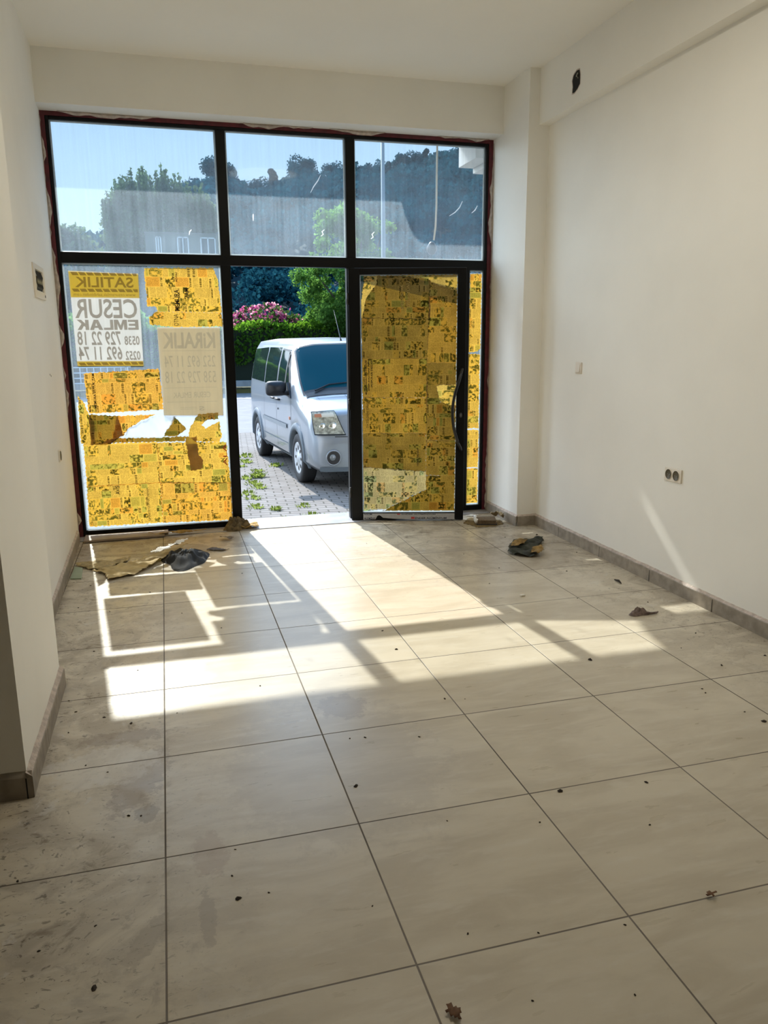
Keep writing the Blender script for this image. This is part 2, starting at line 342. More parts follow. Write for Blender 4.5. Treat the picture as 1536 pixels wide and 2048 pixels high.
def skirting(name, pts, nrm, label, h=0.082, t=0.016, top=PLAST):
    """wobbly tile skirting along a polyline with plaster smears over its top edge"""
    a, b = Vector((*pts[0], 0)), Vector((*pts[1], 0)); Ln = (b - a).length; d = (b - a) / Ln; n = Vector((*nrm, 0)); m = MB()
    k = max(2, int(Ln / .025)); prev = None; wob = np.convolve(RS.uniform(-1, 1, k + 8), np.ones(4) / 4, 'same')
    for i in range(k + 1):
        p = a + d * (Ln * i / k); hh = h + .004 * wob[i]; tt = t + .002 * wob[(i + 3) % k]
        ring = [p + n * tt, p + n * tt + Vector((0, 0, hh - .004)), p + n * (tt - .003) + Vector((0, 0, hh)), p + Vector((0, 0, hh + .012 + .006 * abs(wob[(i + 5) % k])))]
        base = len(m.v); m.v += [tuple(q) for q in ring]
        if i:
            for j in range(3):
                m.f.append((base - 4 + j, base + j, base + j + 1, base - 4 + j + 1)); m.mi.append(1 if j == 2 else 0)
    for e in (0, k):     # end caps
        m.f.append((e * 4, e * 4 + 1, e * 4 + 2, e * 4 + 3)); m.mi.append(0)
    # joints between skirting tiles
    x = .35
    while x < Ln:
        p = a + d * x; q = n * (t + .0025)
        m.add([p + q - d * .002, p + q + d * .002, p + q + d * .002 + Vector((0, 0, h - .006)), p + q - d * .002 + Vector((0, 0, h - .006))], [(0, 1, 2, 3)], 2); x += .6
    o = m.build(name, [BASE, top, DARK]); return struct(o, label, 'skirting')
skirting('baseboard_right', ((3.01, -5), (3.01, 3.59)), (-1, 0), 'beige tile skirting along the right wall')
skirting('baseboard_pillar_front', ((2.84, 3.59), (3.01, 3.59)), (0, -1), 'beige tile skirting across the pillar end')
skirting('baseboard_pillar', ((2.84, 3.575), (2.84, 4.2)), (-1, 0), 'beige tile skirting along the pillar')
skirting('baseboard_left', ((-.605, 1.37), (-.605, 2.2)), (1, 0), 'beige tile skirting along the left wall')
skirting('baseboard_left_far', ((-.605, 2.2), (-.641, 4.1)), (1, 0.017), 'beige tile skirting along the far part of the left wall')
skirting('baseboard_column', ((-.45, .455), (-.45, 1.37)), (1, 0), 'beige tile skirting on the column side', t=.02)
skirting('baseboard_column_front', ((-5, .47), (-.432, .47)), (0, -1), 'beige tile skirting on the column end', t=.016, top=BASE)

# threshold strip under the storefront
THR = pbr('marble threshold', (0.40, 0.40, 0.42), 0.35, noise=.3, nscale=6)
struct(MB().box((-.64, 4.105, -.12), (2.84, 4.50, .006)).build('trim_2', THR, bevel=.002), 'pale marble threshold strip under the storefront', 'threshold')

# ------------------------------------------------------------------ storefront glazing
YF0, YF1 = 4.25, 4.31
win = struct(empty('window_1', (-.6, 4.28, 0)), 'black aluminium storefront glazing of six bays', 'window')
def wf(name, m, mat, bevel=0.0, parent=win, smooth=False):
    o = m.build(name, mat, None, smooth, bevel); o.parent = parent; o.matrix_parent_inverse = Matrix.Translation(Vector(parent.location)).inverted() if parent.rotation_euler[2] == 0 else parent.matrix_world.inverted(); return o
wf('jamb', MB().box((-.612, YF0, .006), (-.588, YF1, 3.100)), FRAME, .003)
wf('jamb', MB().box((2.777, YF0, .006), (2.803, YF1, 3.100)), FRAME, .003)
wf('head_rail', MB().box((-.588, YF0, 3.077), (2.777, YF1, 3.100)), FRAME, .003)
wf('transom', MB().box((-.588, YF0 - .002, 2.098), (2.777, YF1, 2.176)), FRAME, .003)
wf('mullion', MB().box((.567, YF0 - .003, .006), (.645, YF1, 2.098)).box((.575, YF0 - .003, 2.176), (.648, YF1, 3.077)), FRAME, .003)
wf('mullion', MB().box((1.575, YF0 - .003, .006), (1.642, YF1, 2.098)).box((1.578, YF0 - .003, 2.176), (1.655, YF1, 3.077)), FRAME, .003)
wf('mullion', MB().box((2.440, YF0, .006), (2.652, YF1, 2.098)), FRAME, .003)
wf('bottom_rail', MB().box((-.588, YF0, .006), (.567, YF1, .052)), FRAME, .003)
wf('bottom_rail', MB().box((2.652, YF0, .006), (2.777, YF1, .052)), FRAME, .003)
PANES = [(-.588, 2.176, .575, 3.077), (.648, 2.176, 1.578, 3.077), (1.655, 2.176, 2.777, 3.077), (-.588, .052, .567, 2.098), (2.652, .052, 2.777, 2.098)]
for (x0, z0, x1, z1) in PANES:
    m = MB(); m.add([(x0, 4.283, z0), (x1, 4.283, z0), (x1, 4.283, z1), (x0, 4.283, z1)], [(0, 1, 2, 3)])
    p = wf('pane', m, GLASS); p['label'] = 'dusty clear glass pane'
    g = .011; b = MB()
    for (a0, c0, a1, c1) in ((x0, z0, x1, z0 + g), (x0, z1 - g, x1, z1), (x0, z0 + g, x0 + g, z1 - g), (x1 - g, z0 + g, x1, z1 - g)): b.box((a0, 4.276, c0), (a1, 4.281, c1))
    q = wf('glazing_gasket', b, BEAD); q['label'] = 'pale translucent glazing gasket'
# white scratches and tape marks on the upper panes
def curve_strip(name, pts, wdt, y, mat, parent):
    m = MB(); n = len(pts)
    for i, (x, z) in enumerate(pts):
        x2, z2 = pts[min(i + 1, n - 1)]; x1, z1 = pts[max(i - 1, 0)]; t = Vector((x2 - x1, z2 - z1)).normalized(); k = wdt * math.sin(PI * (i + .4) / n)
        m.v += [(x - t.y * k, y, z + t.x * k), (x + t.y * k, y, z - t.x * k)]
        if i: b = 2 * i; m.f.append((b - 2, b - 1, b + 1, b)); m.mi.append(0)
    return wf(name, m, mat, parent=parent)
for pts in ([(1.30, 2.665), (1.325, 2.71), (1.36, 2.755), (1.385, 2.80)], [(2.47, 2.53), (2.52, 2.56), (2.56, 2.60), (2.585, 2.65)], [(2.67, 2.56), (2.70, 2.585), (2.72, 2.62)],
            [(1.375, 2.34), (1.395, 2.355), (1.385, 2.375), (1.405, 2.39)], [(1.79, 2.33), (1.81, 2.345), (1.80, 2.365), (1.82, 2.385)], [(.345, 2.32), (.35, 2.345), (.365, 2.36)], [(.84, 2.44), (.84, 2.47), (.842, 2.49)]):
    o = curve_strip('scratch_mark', pts, .0045, 4.279, SCR, win); o['label'] = 'short white scrape on the glass'

# maroon sub-frame and torn plaster round the opening
sub = struct(empty('trim_3', (-.6, 4.26, 0)), 'maroon primed subframe around the storefront', 'trim')
wf('subframe', MB().box((-.645, 4.244, .0), (-.612, 4.30, 3.10)), MAROON, parent=sub)
wf('subframe', MB().box((2.803, 4.244, .0), (2.84, 4.30, 3.10)), MAROON, parent=sub)
wf('subframe', MB().box((-.645, 4.246, 3.100), (2.84, 4.30, 3.13)), MAROON, parent=sub)
def ragged(pts_a, pts_b, amp, seed, y0, name, parent):
    """torn plaster ridge: strip between a straight wall line and a ragged edge"""
    rs = np.random.RandomState(seed); n = 90; m = MB(); r = np.convolve(rs.uniform(0, 1, n + 12), np.ones(3) / 3, 'same'); big = np.convolve(rs.uniform(0, 1, n + 12), np.ones(14) / 14, 'same')
    a0, a1 = Vector(pts_a[0]), Vector(pts_a[1]); b0, b1 = Vector(pts_b[0]), Vector(pts_b[1])
    for i in range(n + 1):
        t = i / n; A = a0.lerp(a1, t); B = b0.lerp(b1, t); k = max(0.05, min(1.0, (r[i] - .5) * 1.1 + (big[i + 3] - .5) * 5 + amp))
        E_ = A.lerp(B, k); th = .010 + .010 * r[(i + 5) % n]
        base = len(m.v); m.v += [(A.x, y0 - .002, A.y), (A.x * .4 + E_.x * .6, y0 - th, A.y * .4 + E_.y * .6), (E_.x, y0, E_.y), (E_.x, y0 + .02, E_.y)]
        if i:
            for j in range(3): m.f.append((base - 4 + j, base + j, base + j + 1, base - 4 + j + 1)); m.mi.append(0)
    return wf(name, m, PLAST, parent=parent)
for a in (((-.645, 0.0), (-.645, 3.1), (-.600, 0.0), (-.600, 3.1), .12, 3), ((2.840, 0), (2.840, 3.1), (2.800, 0), (2.800, 3.1), .10, 8), ((-.645, 3.132), (2.84, 3.132), (-.645, 3.100), (2.84, 3.100), .08, 5)):
    o = ragged((a[0], a[1]), (a[2], a[3]), a[4], a[5], 4.236, 'plaster_edge', sub); o['label'] = 'torn pinkish plaster edge'

# ------------------------------------------------------------------ newspapers
CELL = 0.003
def page(w_, h_, seed, style='n'):
    """ink image of a page turned on its side (reading direction is +z): array [nx, nz, 3]"""
    rs = np.random.RandomState(seed); nx, nz = max(4, int(round(w_ / CELL))), max(4, int(round(h_ / CELL)))
    I = np.ones((nx, nz, 3))
    def blob(a, b, sc):
        q = rs.uniform(0, 1, (int(a / sc) + 3, int(b / sc) + 3)); xi = np.linspace(0, q.shape[0] - 1.001, a); zi = np.linspace(0, q.shape[1] - 1.001, b)
        x0 = xi.astype(int); z0 = zi.astype(int); fx = (xi - x0)[:, None]; fz = (zi - z0)[None]
        return (q[x0][:, z0] * (1 - fx) * (1 - fz) + q[x0 + 1][:, z0] * fx * (1 - fz) + q[x0][:, z0 + 1] * (1 - fx) * fz + q[x0 + 1][:, z0 + 1] * fx * fz)
    TINT = [(1, .95, .75), (.80, .93, .85), (.62, .82, .80), (1, .78, .62), (.95, .9, .95)]
    def text(x0, x1, z0, z1):
        for x in range(x0, x1 - 1, 2):
            k = rs.uniform(0, 1, z1 - z0); ln = np.where(k > .28, rs.uniform(.32, .66, z1 - z0), .95); I[x, z0:z1] *= ln[:, None]
    def headline(x0, x1, z0, z1):
        th = x1 - x0; z = z0
        while z < z1 - 2:
            l = rs.randint(1, 3); e = min(z + l, z1); I[x0:x1, z:e] *= .16
            if th > 3 and rs.rand() < .6: I[x0 + th // 2:x0 + th // 2 + 1, z:min(e + 2, z1)] *= .2
            if rs.rand() < .4: I[x0, z:min(e + 2, z1)] *= .2
            z = e + rs.randint(1, 3)
    def pic(x0, x1, z0, z1):
        a, b = x1 - x0, z1 - z0
        if a < 4 or b < 4: return
        B = blob(a, b, rs.choice([5, 8, 13])) * .6 + blob(a, b, 2.4) * .3 + rs.rand(a, b) * .1; dark = np.clip((B - rs.uniform(.36, .5)) * 5, 0, 1)
        t = np.array(TINT[rs.randint(1, 4) if rs.rand() < .35 else 0]); t2 = np.array([.10, .13, .11]) * rs.uniform(.7, 2.4)
        I[x0:x1, z0:z1] = t * (1 - dark[..., None]) + t2 * dark[..., None]
    def fillbox(x0, x1, z0, z1):
        I[x0:x1, z0:z1] *= np.array(TINT[rs.randint(1, 4)]) * .95; text(x0 + 2, x1 - 1, z0 + 2, z1 - 2)
    z = 3
    while z < nz - 6:
        cw = rs.randint(9, 30); z1 = min(z + cw, nz - 3); x = 3
        while x < nx - 5:
            bl = rs.choice([8, 12, 16, 24, 34]); x1 = min(x + bl, nx - 3); r = rs.rand()
            pt = .30 if style == 'n' else .48
            if r < pt: text(x, x1, z, z1)
            elif r < pt + .42: pic(x, x1, z, z1)
            elif r < pt + .60: headline(x, min(x + rs.randint(4, 8), x1), z, z1); text(min(x + 9, x1), x1, z, z1)
            else: fillbox(x, x1, z, z1)
            x = x1 + 1
        z = z1 + 1
    return I
def inside(P, poly):
    c = np.zeros(len(P), bool); n = len(poly)
    for i in range(n):
        x1, y1 = poly[i]; x2, y2 = poly[(i + 1) % n]
        hit = ((y1 > P[:, 1]) != (y2 > P[:, 1])) & (P[:, 0] < (x2 - x1) * (P[:, 1] - y1) / (y2 - y1 + 1e-12) + x1); c ^= hit
    return c
def sheet(name, poly, mat, place, seed, label, cat='newspaper', group=None, d0=0.0, wr=0.0015, style='n', blank=False, curl=0.0, tagit=True):
    """one sheet cut to an outline; place(u, v, d) gives the point d metres in front of the glass"""
    poly = np.array(poly, float); a, b = poly.min(0), poly.max(0); I = page(b[0] - a[0] + .004, b[1] - a[1] + .004, seed, style)
    if blank: I = I * .12 + .88
    nx, nz = I.shape[:2]; us = a[0] + CELL * np.arange(nx + 1); vs = a[1] + CELL * np.arange(nz + 1)
    rs = np.random.RandomState(seed + 99); cu = (us[:-1] + us[1:]) / 2; cv = (vs[:-1] + vs[1:]) / 2
    G = np.stack(np.meshgrid(cu, cv, indexing='ij'), -1).reshape(-1, 2); jit = .0022 * np.stack([np.sin(G[:, 1] * 210 + seed) + np.sin(G[:, 1] * 63), np.sin(G[:, 0] * 190 + seed) + np.sin(G[:, 0] * 71)], 1)
    keep = inside(G + jit, poly).reshape(nx, nz)
    UU, VV = np.meshgrid(us, vs, indexing='ij')
    D = d0 + wr * (np.sin(UU * 23 + seed) * np.sin(VV * 19 + seed * 2) + .5 * np.sin(UU * 57 + VV * 31 + seed)) + wr * 1.6
    if curl: D = D + curl * np.clip((VV - a[1]) / (b[1] - a[1]), 0, 1) ** 2
    P = np.array([place(u, v, d) for u, v, d in zip(UU.ravel(), VV.ravel(), D.ravel())])
    idx = np.arange((nx + 1) * (nz + 1)).reshape(nx + 1, nz + 1); k = np.argwhere(keep)
    F = np.stack([idx[k[:, 0], k[:, 1]], idx[k[:, 0] + 1, k[:, 1]], idx[k[:, 0] + 1, k[:, 1] + 1], idx[k[:, 0], k[:, 1] + 1]], 1)
    used, inv = np.unique(F.ravel(), return_inverse=True); P = P[used]; F = inv.reshape(-1, 4)
    me = bpy.data.meshes.new(name); me.vertices.add(len(P)); me.vertices.foreach_set('co', P.astype(np.float32).ravel())
    me.loops.add(F.size); me.loops.foreach_set('vertex_index', F.astype(np.int32).ravel())
    me.polygons.add(len(F)); me.polygons.foreach_set('loop_start', np.arange(0, F.size, 4, dtype=np.int32)); me.update(calc_edges=True)
    ca = me.color_attributes.new('ink', 'FLOAT_COLOR', 'CORNER'); cc = np.ones((len(F), 4, 4)); cc[:, :, :3] = I[k[:, 0], k[:, 1]][:, None, :]
    ca.data.foreach_set('color', cc.astype(np.float32).ravel())
    o = link_mesh(name, me, mat, None, True)
    if tagit: tag(o, label, cat, group)
    return o
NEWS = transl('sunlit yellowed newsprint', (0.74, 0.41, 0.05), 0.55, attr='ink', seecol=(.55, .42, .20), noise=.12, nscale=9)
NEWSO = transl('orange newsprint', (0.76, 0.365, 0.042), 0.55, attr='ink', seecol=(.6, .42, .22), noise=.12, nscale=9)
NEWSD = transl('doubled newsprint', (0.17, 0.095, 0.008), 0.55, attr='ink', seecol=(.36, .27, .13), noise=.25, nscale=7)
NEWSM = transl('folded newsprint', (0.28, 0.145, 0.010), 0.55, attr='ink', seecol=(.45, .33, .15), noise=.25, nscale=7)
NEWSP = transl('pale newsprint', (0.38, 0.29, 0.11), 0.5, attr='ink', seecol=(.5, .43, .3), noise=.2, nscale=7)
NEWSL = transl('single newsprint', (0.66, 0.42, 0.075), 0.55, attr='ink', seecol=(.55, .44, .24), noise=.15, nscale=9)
CLEARP = transl('crumpled clear film', (0.75, 0.85, 0.95), 0.5, transp=.5)
PG = 'newspaper sheets taped inside the storefront glass'
def pw(u, v, d): return (u, 4.272 - d, v)
Lp = 'on the big left pane'
sheet('newspaper_sheet', [(-0.005, 2.072), (0.507, 2.081), (0.542, 2.007), (0.562, 1.74), (0.072, 1.749), (0.065, 1.777), (0.047, 1.788), (-0.001, 1.788), (0.0, 1.88), (-0.007, 1.988)], NEWS, pw, 1, 'backlit yellow newspaper sheet at the top right corner of the big left pane', group=PG)
sheet('newspaper_strip', [(0.063, 1.749), (0.56, 1.74), (0.566, 1.638), (0.207, 1.63), (0.005, 1.652), (0.006, 1.705)], NEWS, pw, 2, 'torn yellow newspaper strip with rounded left end just above the KiRALIK notice', group=PG, style='t')
sheet('newspaper_sheet', [(-0.505, 1.287), (0.054, 1.314), (0.068, 0.995), (-0.493, 0.978)], NEWSO, pw, 3, 'orange newspaper sheet below the SATILIK notice and left of the KiRALIK notice', group=PG, d0=.003)
sheet('newspaper_scrap', [(-0.562, 1.115), (-0.515, 1.055), (-0.495, 0.976), (-0.457, 0.918), (-0.47, 0.738), (-0.571, 0.745)], NEWS, pw, 4, 'narrow pointed newspaper scrap at the left edge of the big left pane', group=PG, style='t')
sheet('newspaper_fold', [(-0.495, 0.973), (-0.28, 0.955), (-0.27, 0.90), (-0.248, 0.806), (-0.364, 0.73), (-0.496, 0.735), (-0.495, 0.907)], NEWSM, pw, 25, 'brown doubled newspaper fold hanging at mid height of the big left pane', group=PG, d0=.010, wr=.003)
sheet('newspaper_scrap', [(-0.29, 0.955), (0.007, 0.957), (-0.096, 0.917), (-0.206, 0.857), (-0.248, 0.801), (-0.338, 0.765)], NEWSO, pw, 6, 'orange triangular newspaper scrap right of the brown doubled fold', group=PG, d0=.004)
sheet('newspaper_strip', [(-0.338, 0.781), (0.04, 0.772), (0.222, 0.776), (0.219, 0.735), (-0.471, 0.748)], NEWSM, pw, 7, 'thin torn newspaper remnant along the top of the lower pages', group=PG, d0=.004)
sheet('newspaper_scrap', [(0.147, 0.938), (0.237, 0.835), (0.154, 0.779), (0.054, 0.783)], NEWSM, pw, 8, 'fan shaped newspaper scrap sticking out below the KiRALIK notice', group=PG, d0=.012, wr=.004)
sheet('newspaper_scrap', [(0.336, 0.952), (0.493, 0.959), (0.49, 0.909), (0.391, 0.9), (0.354, 0.866), (0.387, 0.835), (0.495, 0.891), (0.51, 0.765), (0.486, 0.718), (0.3, 0.731), (0.245, 0.775), (0.267, 0.857)], NEWS, pw, 9, 'crumpled yellow newspaper piece with a hole under the KiRALIK notice', group=PG, d0=.012, wr=.009, blank=False, style='t')
sheet('newspaper_strip', [(0.22, 0.77), (0.308, 0.773), (0.318, 0.629), (0.347, 0.579), (0.346, 0.507), (0.251, 0.493), (0.234, 0.621)], NEWSM, pw, 10, 'brown newspaper flap hanging over the lower right page of the big left pane', group=PG, d0=.014, wr=.003, blank=True)
sheet('newspaper_sheet', [(-0.552, 0.744), (0.004, 0.738), (0.006, 0.404), (-0.556, 0.402)], NEWS, pw, 11, 'yellow newspaper page, second from the floor at the left of the big left pane', group=PG)
sheet('newspaper_sheet', [(0.000, 0.733), (0.544, 0.715), (0.566, 0.370), (0.001, 0.404)], NEWS, pw, 32, 'yellow newspaper page with red heading behind the hanging brown flap', group=PG)
sheet('newspaper_sheet', [(-0.556, 0.408), (0.006, 0.410), (0.003, 0.074), (-0.565, 0.079)], NEWS, pw, 43, 'yellow newspaper page with AVIS heading at the bottom left of the big left pane', group=PG)
sheet('newspaper_sheet', [(0.002, 0.410), (0.566, 0.376), (0.566, 0.058), (0.0, 0.073)], NEWSO, pw, 14, 'yellow newspaper page at the bottom right of the big left pane by the doorway', group=PG)
sheet('plastic_film', [(-0.209, 0.857), (0.007, 0.948), (0.164, 0.937), (0.04, 0.772), (-0.238, 0.794)], CLEARP, pw, 15, 'crumpled clear plastic film caught between torn newspapers under the KiRALIK notice', 'plastic film', d0=.018, wr=.010, blank=True)
for args in (([(2.662, 2.07), (2.768, 2.069), (2.768, 1.44), (2.73, 1.415), (2.655, 1.413)], 21, 'tall yellow newspaper strip at the top of the narrow pane beside the door'),
             ([(2.655, 1.401), (2.765, 1.394), (2.765, 0.746), (2.655, 0.75)], 22, 'yellow newspaper strip at mid height of the narrow pane beside the door'),
             ([(2.655, 0.738), (2.768, 0.732), (2.766, 0.393), (2.655, 0.4)], 23, 'creased yellow newspaper strip low on the narrow pane beside the door'),
             ([(2.655, 0.39), (2.766, 0.385), (2.768, 0.066), (2.655, 0.066)], 24, 'yellow newspaper strip at the bottom of the narrow pane beside the door')):
    sheet('newspaper_strip', args[0], NEWS, pw, args[1], args[2], group=PG)
def head(txt, box, sheet_d, name='headline', parent=None, bold=.02, mat=INK, pl=pw, rot=True, mirror=False):
    o = text_mesh(txt, name, mat, box, lambda u, v, d: pl(u, v, sheet_d), parent, mirror, bold, rot90=rot); o['label'] = 'printed headline ' + txt; return o
def find(label_part):
    return [o for o in COL.objects if o.get('label', '').find(label_part) >= 0][0]
s = find('top right corner of the big left pane')
head('MEMURA', (.205, 1.755, .243, 1.915), .006, parent=s); head('ZAM', (.283, 1.845, .318, 1.925), .006, parent=s); head('NIZIR', (.199, 1.97, .214, 2.04), .006, parent=s); head('ADALI', (.220, 1.97, .236, 2.04), .006, parent=s)
s = find('rounded left end'); head('OTNA', (.19, 1.64, .225, 1.73), .006, parent=s, bold=.0)
s = find('below the SATILIK'); head('MEMURA BÜYÜK ZAM', (-.452, 1.02, -.428, 1.285), .010, parent=s)
s = find('AVIS heading'); head('AVIS', (-.345, .33, -.312, .40), .006, parent=s); head('UMARTY GURNA TAMAM', (-.108, .10, -.09, .37), .006, parent=s, bold=.0)
s = find('red heading'); head('ALA', (.515, .52, .545, .70), .006, parent=s, mat=pbr('red ink', (.5, .03, .01), .6), bold=0)

# ------------------------------------------------------------------ notices on the outside of the glass
POST_B = transl('white notice card', (0.86, 0.82, 0.77), 0.62, seecol=(.66, .64, .60), noise=.04)
POST_K = transl('beige notice card', (0.76, 0.65, 0.48), 0.55, seecol=(.66, .58, .45), noise=.04)
POST_Y = transl('yellow notice print', (0.82, 0.64, 0.13), 0.55, seecol=(.65, .52, .14), noise=.04)
def tint_mat(name, col):
    m, t, N, L = newmat(name); N.remove(N['Principled BSDF']); tp = N.new('ShaderNodeBsdfTransparent'); tp.inputs[0].default_value = (*col, 1); L.new(tp.outputs[0], N['Material Output'].inputs[0]); return m
LET_G = tint_mat('grey show-through lettering', (0.66, 0.62, 0.57))
LET_K = tint_mat('faint show-through lettering', (0.88, 0.89, 0.92))
def po(u, v, d): return (u, 4.292 - d, v)
def slab(pts, y, th=.0012):
    m = MB(); m.prism_y(pts, y, y + th); return m
sg = slab([(-.549, 1.852), (-.054, 1.850), (-.060, 1.374), (-.546, 1.378)], 4.292).build('sale_notice', POST_B)
tag(sg, 'white and yellow SATILIK for sale notice seen from behind at the top left pane', 'notice')
def yel(pts, mat, nm, lab, par, y=4.292):
    o = slab(pts, y, .0012).build(nm, mat, par); o['label'] = lab; return o
yel([(-.551, 2.044), (-.052, 2.031), (-.054, 1.850), (-.549, 1.852)], POST_Y, 'yellow_band', 'yellow printed band', sg)
yel([(-.546, 1.378), (-.060, 1.374), (-.060, 1.336), (-.545, 1.342)], POST_Y, 'yellow_band', 'yellow printed band', sg)
def hazard(z0, z1, y, par):
    m = MB(); n = 9
    for i in range(n):
        x0 = -.545 + i * .0545; k = .018; m.prism_y([(x0 + .008, z1), (x0 + .052, z1), (x0 + .052 + k * .8, z0), (x0 + .008 + k * .8, z0)] if x0 < -.12 else [(x0 + .008, z1), (x0 + .046, z1), (x0 + .046, z0), (x0 + .022, z0)], y, y + .001)
    o = m.build('hazard_stripes', LET_G, par); o['label'] = 'slanted grey hazard stripes'; return o
hazard(2.012, 2.036, 4.2896, sg); hazard(1.893, 1.915, 4.2896, sg); hazard(1.347, 1.368, 4.2896, sg)
def lets(txt, box, par, mat=LET_G, bold=.02, y=4.2904):
    o = text_mesh(txt, 'lettering', mat, box, lambda u, v, d: (u, y, v), par, True, bold); o['label'] = 'mirrored lettering ' + txt; return o
lets('SATILIK', (-.512, 1.925, -.092, 2.002), sg, bold=.02, y=4.2898)
lets('www.cesuremlak.sahibinden.com', (-.528, 1.862, -.082, 1.886), sg, bold=.0, y=4.2898)
lets('CESUR', (-.530, 1.698, -.078, 1.842), sg, bold=.018); _GL = {'E': [[(0, 0), (1, 0), (1, .22), (.32, .22), (.32, .39), (.92, .39), (.92, .61), (.32, .61), (.32, .78), (.98, .78), (.98, 1), (0, 1)]],
       'M': [[(0, 0), (.25, 0), (.25, .62), (.42, 0), (.58, 0), (.75, .62), (.75, 0), (1, 0), (1, 1), (.68, 1), (.5, .42), (.32, 1), (0, 1)]],
       'L': [[(0, 0), (1, 0), (1, .22), (.32, .22), (.32, 1), (0, 1)]],
       'A': [[(0, 0), (.30, 0), (.36, .2), (.64, .2), (.70, 0), (1, 0), (.66, 1), (.5, 1), (.5, .72), (.58, .40), (.42, .40), (.5, .72), (.5, 1), (.34, 1)]],
       'K': [[(0, 0), (.30, 0), (.30, .28), (.42, .40), (.66, 0), (1, 0), (.62, .60), (1, 1), (.63, 1), (.30, .62), (.30, 1), (0, 1)]]}
m = MB(); _x = -.076
for ch, wd in (('E', .078), ('M', .096), ('L', .070), ('A', .096), ('K', .084)):
    for pl_ in _GL[ch]: m.prism_y([(_x - px_ * wd, 1.612 + pz_ * .076) for px_, pz_ in pl_], 4.2900, 4.2908)
    _x -= wd + .0055
o = m.build('lettering', LET_G, sg); o['label'] = 'mirrored bold lettering EMLAK'
lets('0538', (-.188, 1.497, -.077, 1.566), sg); lets('729 22 18', (-.528, 1.497, -.214, 1.602), sg)
lets('0252', (-.189, 1.383, -.078, 1.452), sg); lets('692 11 74', (-.528, 1.385, -.212, 1.489), sg)
kg = slab([(.060, 1.632), (.542, 1.632), (.535, .93), (.066, .945)], 4.294).build('rent_notice', POST_K)
tag(kg, 'beige KiRALIK for rent notice seen from behind at the right of the left pane', 'notice')
lets('KiRALIK', (.095, 1.468, .500, 1.592), kg, LET_K, .03, 4.2925); lets('252 692 11 74', (.100, 1.322, .494, 1.412), kg, LET_K, .0, 4.2925)
lets('538 729 22 18', (.098, 1.198, .492, 1.290), kg, LET_K, .0, 4.2925); lets('CESUR EMLAK', (.150, 1.080, .440, 1.125), kg, LET_K, .0, 4.2925); lets('S', (.345, .975, .385, 1.010), kg, LET_K, .02, 4.2925)
for (x0, x1, z) in ((.087, .497, 1.450), (.085, .497, 1.160), (.10, .495, 1.048), (.20, .33, 1.003), (.20, .33, .990)):
    o = MB().box((x0, 4.2922, z - .0015), (x1, 4.293, z + .0015)).build('ruled_line', LET_K, kg); o['label'] = 'thin grey ruled line'

# ------------------------------------------------------------------ open door leaf
DA = Vector((1.567, 4.17, 0)); DANG = math.radians(-16.39); DL = .957
door = struct(empty('door_1', DA, DANG), 'black aluminium glass door papered over, standing ajar into the room', 'door')
# door local: x along leaf, y outward (thickness 0 .. 0.05), z up
def dl(name, m, mat, bevel=0.0, smooth=False, parent=None): return m.build(name, mat, parent or door, smooth, bevel)
dl('stile', MB().box((0, 0, .008), (.094, .05, 2.088)), FRAME, .004)
dl('stile', MB().box((.886, 0, .008), (DL, .05, 2.088)), FRAME, .004)
dl('top_rail', MB().box((.094, 0, 2.038), (.886, .05, 2.088)), FRAME, .003)
dl('bottom_rail', MB().box((.094, .001, .008), (.886, .05, .073)), FRAME, .003)
p = dl('pane', MB().add([(.094, .030, .073), (.886, .030, .073), (.886, .030, 2.038), (.094, .030, 2.038)], [(0, 1, 2, 3)]), GLASSD); p['label'] = 'clear glass behind the newspapers'
b = MB(); g = .008
for (a0, c0, a1, c1) in ((.094, .073, .886, .083), (.094, 2.030, .886, 2.038), (.094, .083, .101, 2.03), (.880, .083, .886, 2.03)): b.box((a0, .024, c0), (a1, .029, c1))
dl('glazing_gasket', b, BEAD)
HND = pbr('black handle', (.01, .011, .012), .28)
hp = [(.930, -.005, 1.285), (.925, -.03, 1.27), (.905, -.055, 1.20), (.868, -.065, 1.08), (.850, -.068, .95), (.860, -.066, .82), (.893, -.058, .70), (.922, -.035, .635), (.930, -.005, .615)]
pts = []
for i in range(len(hp) - 1):
    for k in range(6):
        t = k / 6; p0, p1, p2, p3 = [Vector(hp[max(0, min(len(hp) - 1, i + j))]) for j in (-1, 0, 1, 2)]
        pts.append(.5 * ((2 * p1) + (-p0 + p2) * t + (2 * p0 - 5 * p1 + 4 * p2 - p3) * t * t + (-p0 + 3 * p1 - 3 * p2 + p3) * t ** 3))
pts.append(Vector(hp[-1]))
h = dl('handle', MB().tube(pts, .0125, 10), HND, smooth=True); h['label'] = 'long bowed black pull handle'
STEEL = pbr('brushed steel', (.35, .35, .33), .35, metal=.9)
m = MB(); prof = [(0.0, -.010), (.012, -.010), (.016, -.004), (.016, 0)]
n = 24; vs = []
for j in range(n):
    a = 2 * PI * j / n
    for r, hh in prof: vs.append((.925 + r * .75 * math.cos(a), hh, .905 + r * 1.35 * math.sin(a)))
m.add(vs, [(j * 4 + i, ((j + 1) % n) * 4 + i, ((j + 1) % n) * 4 + i + 1, j * 4 + i + 1) for j in range(n) for i in range(3)])
lk = dl('lock_cylinder', m, pbr('lock escutcheon', (.09, .09, .09), .35, metal=.6), smooth=True)
dl('key_slot', MB().box((.923, -.0115, .895), (.927, -.0095, .915)), STEEL, parent=lk)
for z in (.25, 1.0, 1.85):
    dl('hinge', MB().lathe([(0, -.045), (.009, -.045), (.009, .045), (0, .045)], (-.006, -.004, z), 'z', 12), pbr('hinge metal', (.05, .05, .05), .3, metal=.7), smooth=True)
